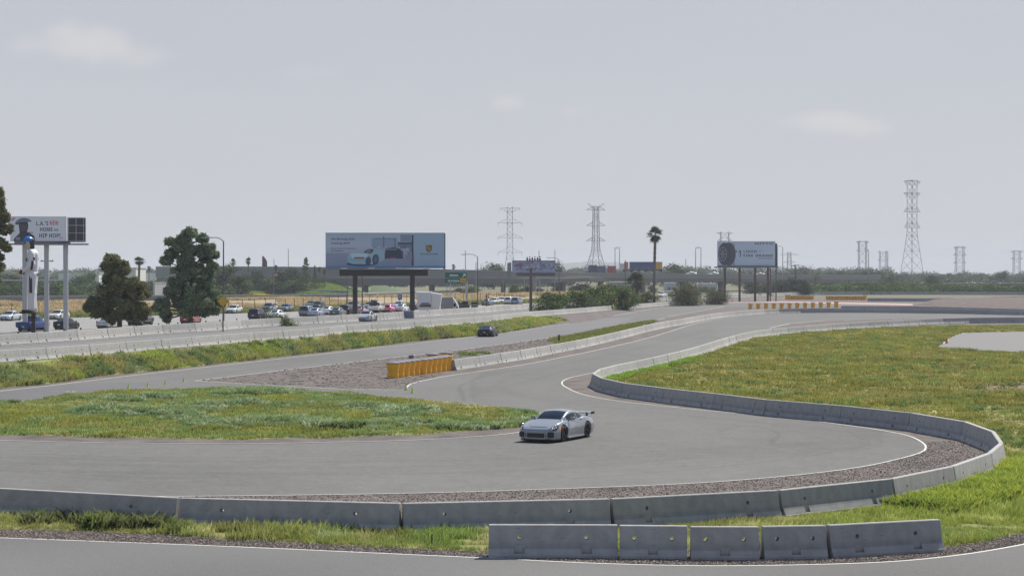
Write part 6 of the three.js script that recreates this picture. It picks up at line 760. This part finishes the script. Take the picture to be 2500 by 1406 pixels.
// ---------------------------------------------------------------- trucks by the freeway wall
{
  const Z = 300, s = F / Z, gx = x => (x - 1047) / s, gy = py => hAt(py, Z), c = D(1047, HORIZON, Z), t = thing('box_truck', 'white box truck with flared cargo body and dark rear slot', 'truck', V(c.x, 0, -Z));
  const poly = (pts, d, z) => new THREE.ExtrudeGeometry(new THREE.Shape(pts.map(([x, y]) => new THREE.Vector2(gx(x), gy(y)))), { depth: d, bevelEnabled: true, bevelSize: .03, bevelThickness: .03, bevelSegments: 1 }).translate(0, 0, z);
  const wm = M(.62, .64, .68, .55); part('cargo_box', poly([[1022, 757], [1016, 713], [1052, 714], [1051, 757]], 2.6, -2.6), wm, t); part('cargo_side', new THREE.ExtrudeGeometry(new THREE.Shape([[1052, 757], [1053, 714.5], [1078, 719], [1072, 757]].map(([x, y]) => new THREE.Vector2(gx(x), gy(y)))), { depth: 2.4, bevelEnabled: false }).translate(0, 0, -2.75), M(.72, .72, .72, .55), t);
  part('rear_slot', box(gx(1052) - gx(1024), .36, .05, gx(1038), gy(746.5), .05), M(.10, .065, .03, .6), t); part('blue_print', box(1.2, .22, .02, gx(1038), gy(741), .045), M(.1, .14, .35), t); part('tail_lamp', box(.14, .12, .05, gx(1070), gy(754), -.1), redM, t); for (const x of [1028, 1048, 1068]) part('wheel', new THREE.CylinderGeometry(.5, .5, .5, 18).rotateX(Math.PI / 2), tyreM, t, [gx(x), .5, -1]); part('chassis', box(3, .4, 2, gx(1046), .85, -1.4), blackM, t);
  const t2 = thing('camper_truck', 'grey rounded trailer truck with white cab right of the box truck', 'truck', V(D(1092, HORIZON, 310).x, 0, -310)); const sh = new THREE.Shape([[-1.05, .7], [-.92, 2.2], [-.82, 3.05], [-.75, 3.2], [.72, 3.25], [.78, 3.15], [.8, .7]].map(p => new THREE.Vector2(...p))); part('trailer', new THREE.ExtrudeGeometry(sh, { depth: 3, bevelEnabled: true, bevelSize: .06, bevelThickness: .06 }).translate(0, .1, -3), M(.20, .22, .235, .4, .2), t2); part('cab', new THREE.ExtrudeGeometry(new THREE.Shape([[.85, .6], [.85, 3.1], [1.15, 2.7], [1.6, 1.9], [1.7, .6]].map(p => new THREE.Vector2(...p))), { depth: 2.2, bevelEnabled: true, bevelSize: .05, bevelThickness: .05 }).translate(0, .1, -2.8), M(.66, .67, .67, .4), t2); part('window', [box(.3, .5, .04, 1.1, 2.2, -.5), box(.2, .4, .04, 1.42, 1.7, -.5)], glassM, t2); for (const x of [-.6, .5, 1.3]) part('wheel', new THREE.CylinderGeometry(.48, .48, .4, 18).rotateX(Math.PI / 2), tyreM, t2, [x, .48, -.4]); part('underside', box(2.4, .4, 2, .2, .65, -1.5), blackM, t2);
  const t3 = thing('flatbed_truck', 'dark truck loaded with stacked machinery behind the weigh station post', 'truck', V(D(1143, HORIZON, 320).x, 0, -320)); part('cargo_box', rbox(1.9, 1.5, 2.4, .06, -.75, 1.35, -1), M(.05, .05, .065, .7), t3); part('cargo_box', rbox(1.0, 1.4, 2.2, .06, .95, 1.3, -1), M(.05, .09, .09, .7), t3); part('load', [box(1.5, .25, 1.6, -.8, 2.25, -1), box(.9, .22, 1, -.5, 2.5, -1), box(1.1, .3, 1.4, 1.0, 2.3, -1), box(.12, .7, .12, -1.5, 2.5, -.6), box(.9, .1, .3, 1.0, 2.6, -.6)], M(.03, .03, .035, .8), t3); part('awning', box(1.1, .08, 1.6, .95, 2.03, -.95), M(.4, .45, .46), t3); for (const x of [-1.3, -.3, 1.0]) part('wheel', new THREE.CylinderGeometry(.45, .45, .4, 16).rotateX(Math.PI / 2), tyreM, t3, [x, .45, .1]); part('chassis', box(3.6, .3, 2, 0, .55, -1), blackM, t3);
  const j = thing('load_of_junk', 'dark heap of junk piled in the bed of the white pickup', 'cargo'); const q = P(918, 763.5, .03); j.position.set(q.x - .2, .03, q.z); part('heap', [rbox(1.1, .7, 1.2, .1, -.35, 1.6, .9, .3), rbox(.6, .5, .5, .1, .1, 1.9, 1.1, .6), rbox(.7, .3, 1.2, .1, -.3, 2.1, .7, .2), box(.06, 1.1, .06, .2, 2, 1.2, 0, .2), box(.06, .9, .06, -.6, 2.1, .9, 0, -.3)], M(.03, .03, .045, .8), j);
}
// ---------------------------------------------------------------- giant statue on its post
{
  const Z = 178, s = F / Z, c = D(70, HORIZON, Z), gY = .8, t = thing('statue', 'giant man statue in white suit and blue cap holding out his hands', 'statue', V(c.x, gY, -Z)), X = px => (px - 70) / s, Y = py => hAt(py, Z) - gY;
  // one skin round a skeleton: joints in metres, each bone a tapered capsule
  function skin(bones, step, pad) { const lo = V(9, 99, 9), hi = V(-9, -99, -9); for (const [a, b, ra, rb] of bones) for (const [p, r] of [[a, ra], [b, rb]]) { lo.min(p.clone().subScalar(r + pad)); hi.max(p.clone().addScalar(r + pad)); } const size = Math.max(hi.x - lo.x, hi.y - lo.y, hi.z - lo.z), n = Math.min(110, Math.ceil(size / step)), mc = new MarchingCubes(n, new THREE.MeshBasicMaterial(), false, false, 300000), half = size / 2, mid = lo.clone().add(hi).multiplyScalar(.5), p = V(0, 0, 0);
    for (let k = 0; k < n; k++) for (let j = 0; j < n; j++) for (let i = 0; i < n; i++) { p.set((i - n / 2) / (n / 2), (j - n / 2) / (n / 2), (k - n / 2) / (n / 2)).multiplyScalar(half).add(mid); let acc = 0; for (const [a, b, ra, rb] of bones) { const ab = b.clone().sub(a), h = clamp(p.clone().sub(a).dot(ab) / Math.max(1e-9, ab.lengthSq())), d = p.distanceTo(a.clone().addScaledVector(ab, h)) - mix(ra, rb, h); acc += Math.exp(-d * 26); } mc.field[i + j * n + k * n * n] = Math.log(Math.max(acc, 1e-30)) / 26; }
    mc.isolation = 0; mc.update(); const g = new THREE.BufferGeometry(), cnt = mc.count; g.setAttribute('position', new THREE.Float32BufferAttribute(mc.positionArray.slice(0, cnt * 3), 3)); g.setAttribute('normal', new THREE.Float32BufferAttribute(mc.normalArray.slice(0, cnt * 3), 3)); return g.scale(half, half, half).translate(mid.x, mid.y, mid.z); }
  const J = (px, py, z) => V(X(px), Y(py), z), whiteM = M(.66, .66, .68, .5), darkM = M(.025, .022, .03, .6), skinM = M(.50, .43, .34, .5), blueM = M(.012, .17, .52, .35), redT = M(.16, .03, .045, .6);
  const body = []; for (const d of [-1, 1]) { const z = d * .34; body.push([J(78, 672, z * .7), J(76, 715, z * .75), .42, .34], [J(76, 715, z * .75), J(77, 752, z * .8), .34, .30], [J(79, 622, z * 1.5), J(81, 645, z * 1.75), .26, .23], [J(81, 645, z * 1.75), J(55, 663, z * 1.3), .22, .15]); }
  body.push([J(78, 622, 0), J(78, 668, 0), .50, .44], [J(77, 618, -.35), J(77, 618, .35), .33, .33], [J(73, 612, 0), J(75, 620, 0), .2, .3]);
  part('overalls', skin(body, .07, .12), whiteM, t);
  const headB = [[J(69, 588, 0), J(70, 598, 0), .34, .30], [J(66, 601, 0), J(68, 604, 0), .24, .22], [J(72, 605, 0), J(74, 614, 0), .2, .2], [J(60, 597, 0), J(61, 600, 0), .06, .09]]; part('head', skin(headB, .03, .1), skinM, t);
  part('ear', [lathe([[.001, -.04], [.09, -.02], [.1, .03], [.001, .05]], 12).rotateX(Math.PI / 2).translate(X(71), Y(596), .32), lathe([[.001, -.04], [.09, -.02], [.1, .03], [.001, .05]], 12).rotateX(Math.PI / 2).translate(X(71), Y(596), -.32)], skinM, t);
  for (const z of [-.13, .13]) part('eye', new THREE.SphereGeometry(.045, 10, 8), darkM, t, [X(60.5), Y(594), z]); part('mouth', rbox(.04, .03, .2, .012, X(61), Y(605), 0), M(.35, .12, .1), t);
  part('hair', skin([[J(73, 588, 0), J(76, 604, 0), .33, .24]], .04, .1), darkM, t);
  part('cap', [new THREE.SphereGeometry(.46, 24, 12, 0, 6.3, 0, Math.PI / 2).scale(1, .95, .95).translate(X(68), Y(589), 0), rbox(.55, .07, .62, .03, X(56), Y(592), 0, 0, .1)], blueM, t);
  // forearms and hands with fingers
  const hb = []; for (const d of [-1, 1]) { const w = J(56, 663, d * .44), p = J(47, 663, d * .36); hb.push([w, p, .13, .13]); for (let f = 0; f < 4; f++) { const b = p.clone().add(V(-.05, .06 - f * .045, 0)), m = b.clone().add(V(-.20 - .02 * (f % 2), .05, -d * .04)), e = m.clone().add(V(-.10, .12 - f * .03, -d * .06)); hb.push([b, m, .04, .036], [m, e, .036, .03]); } hb.push([p.clone().add(V(.08, .08, 0)), p.clone().add(V(-.02, .22, -d * .05)), .045, .04], [p.clone().add(V(-.02, .22, -d * .05)), p.clone().add(V(-.12, .27, -d * .1)), .04, .032]); }
  part('hands', skin(hb, .022, .06), skinM, t);
  const cuff = new THREE.CylinderGeometry(.2, .2, .22, 14); for (const d of [-1, 1]) { part('side_stripe', [rbox(.26, 1.5, .05, .02, X(77), Y(694), d * .62), rbox(.2, .8, .05, .02, X(82), Y(648), d * .86, 0, -.15)], darkM, t); part('cuff', cuff, darkM, t, [X(53), Y(664), d * .47], [0, 0, 1.2]); part('arm_patch', rbox(.3, .28, .06, .02, X(84), Y(632), d * .72), redT, t); part('shoe', [rbox(.95, .22, .36, .1, X(66), Y(759), d * .28)], darkM, t); }
  part('belt', new THREE.CylinderGeometry(.49, .49, .15, 24).scale(1, 1, 1.25), darkM, t, [X(78), Y(670), 0]); part('collar', lathe([[.28, 0], [.3, .06], [.24, .1]], 18), redT, t, [X(75), Y(613), 0]); part('chest_patch', rbox(.06, .3, .34, .02, X(64), Y(634), .2), darkM, t);
  part('platform', rbox(1.5, .14, 1.4, .05, X(70), Y(763.5), 0), darkM, t); part('post', box(.32, Y(764), .32, X(80), Y(764) / 2, 0), M(.03, .03, .035, .7), t);
}
renderer.render(scene, camera);
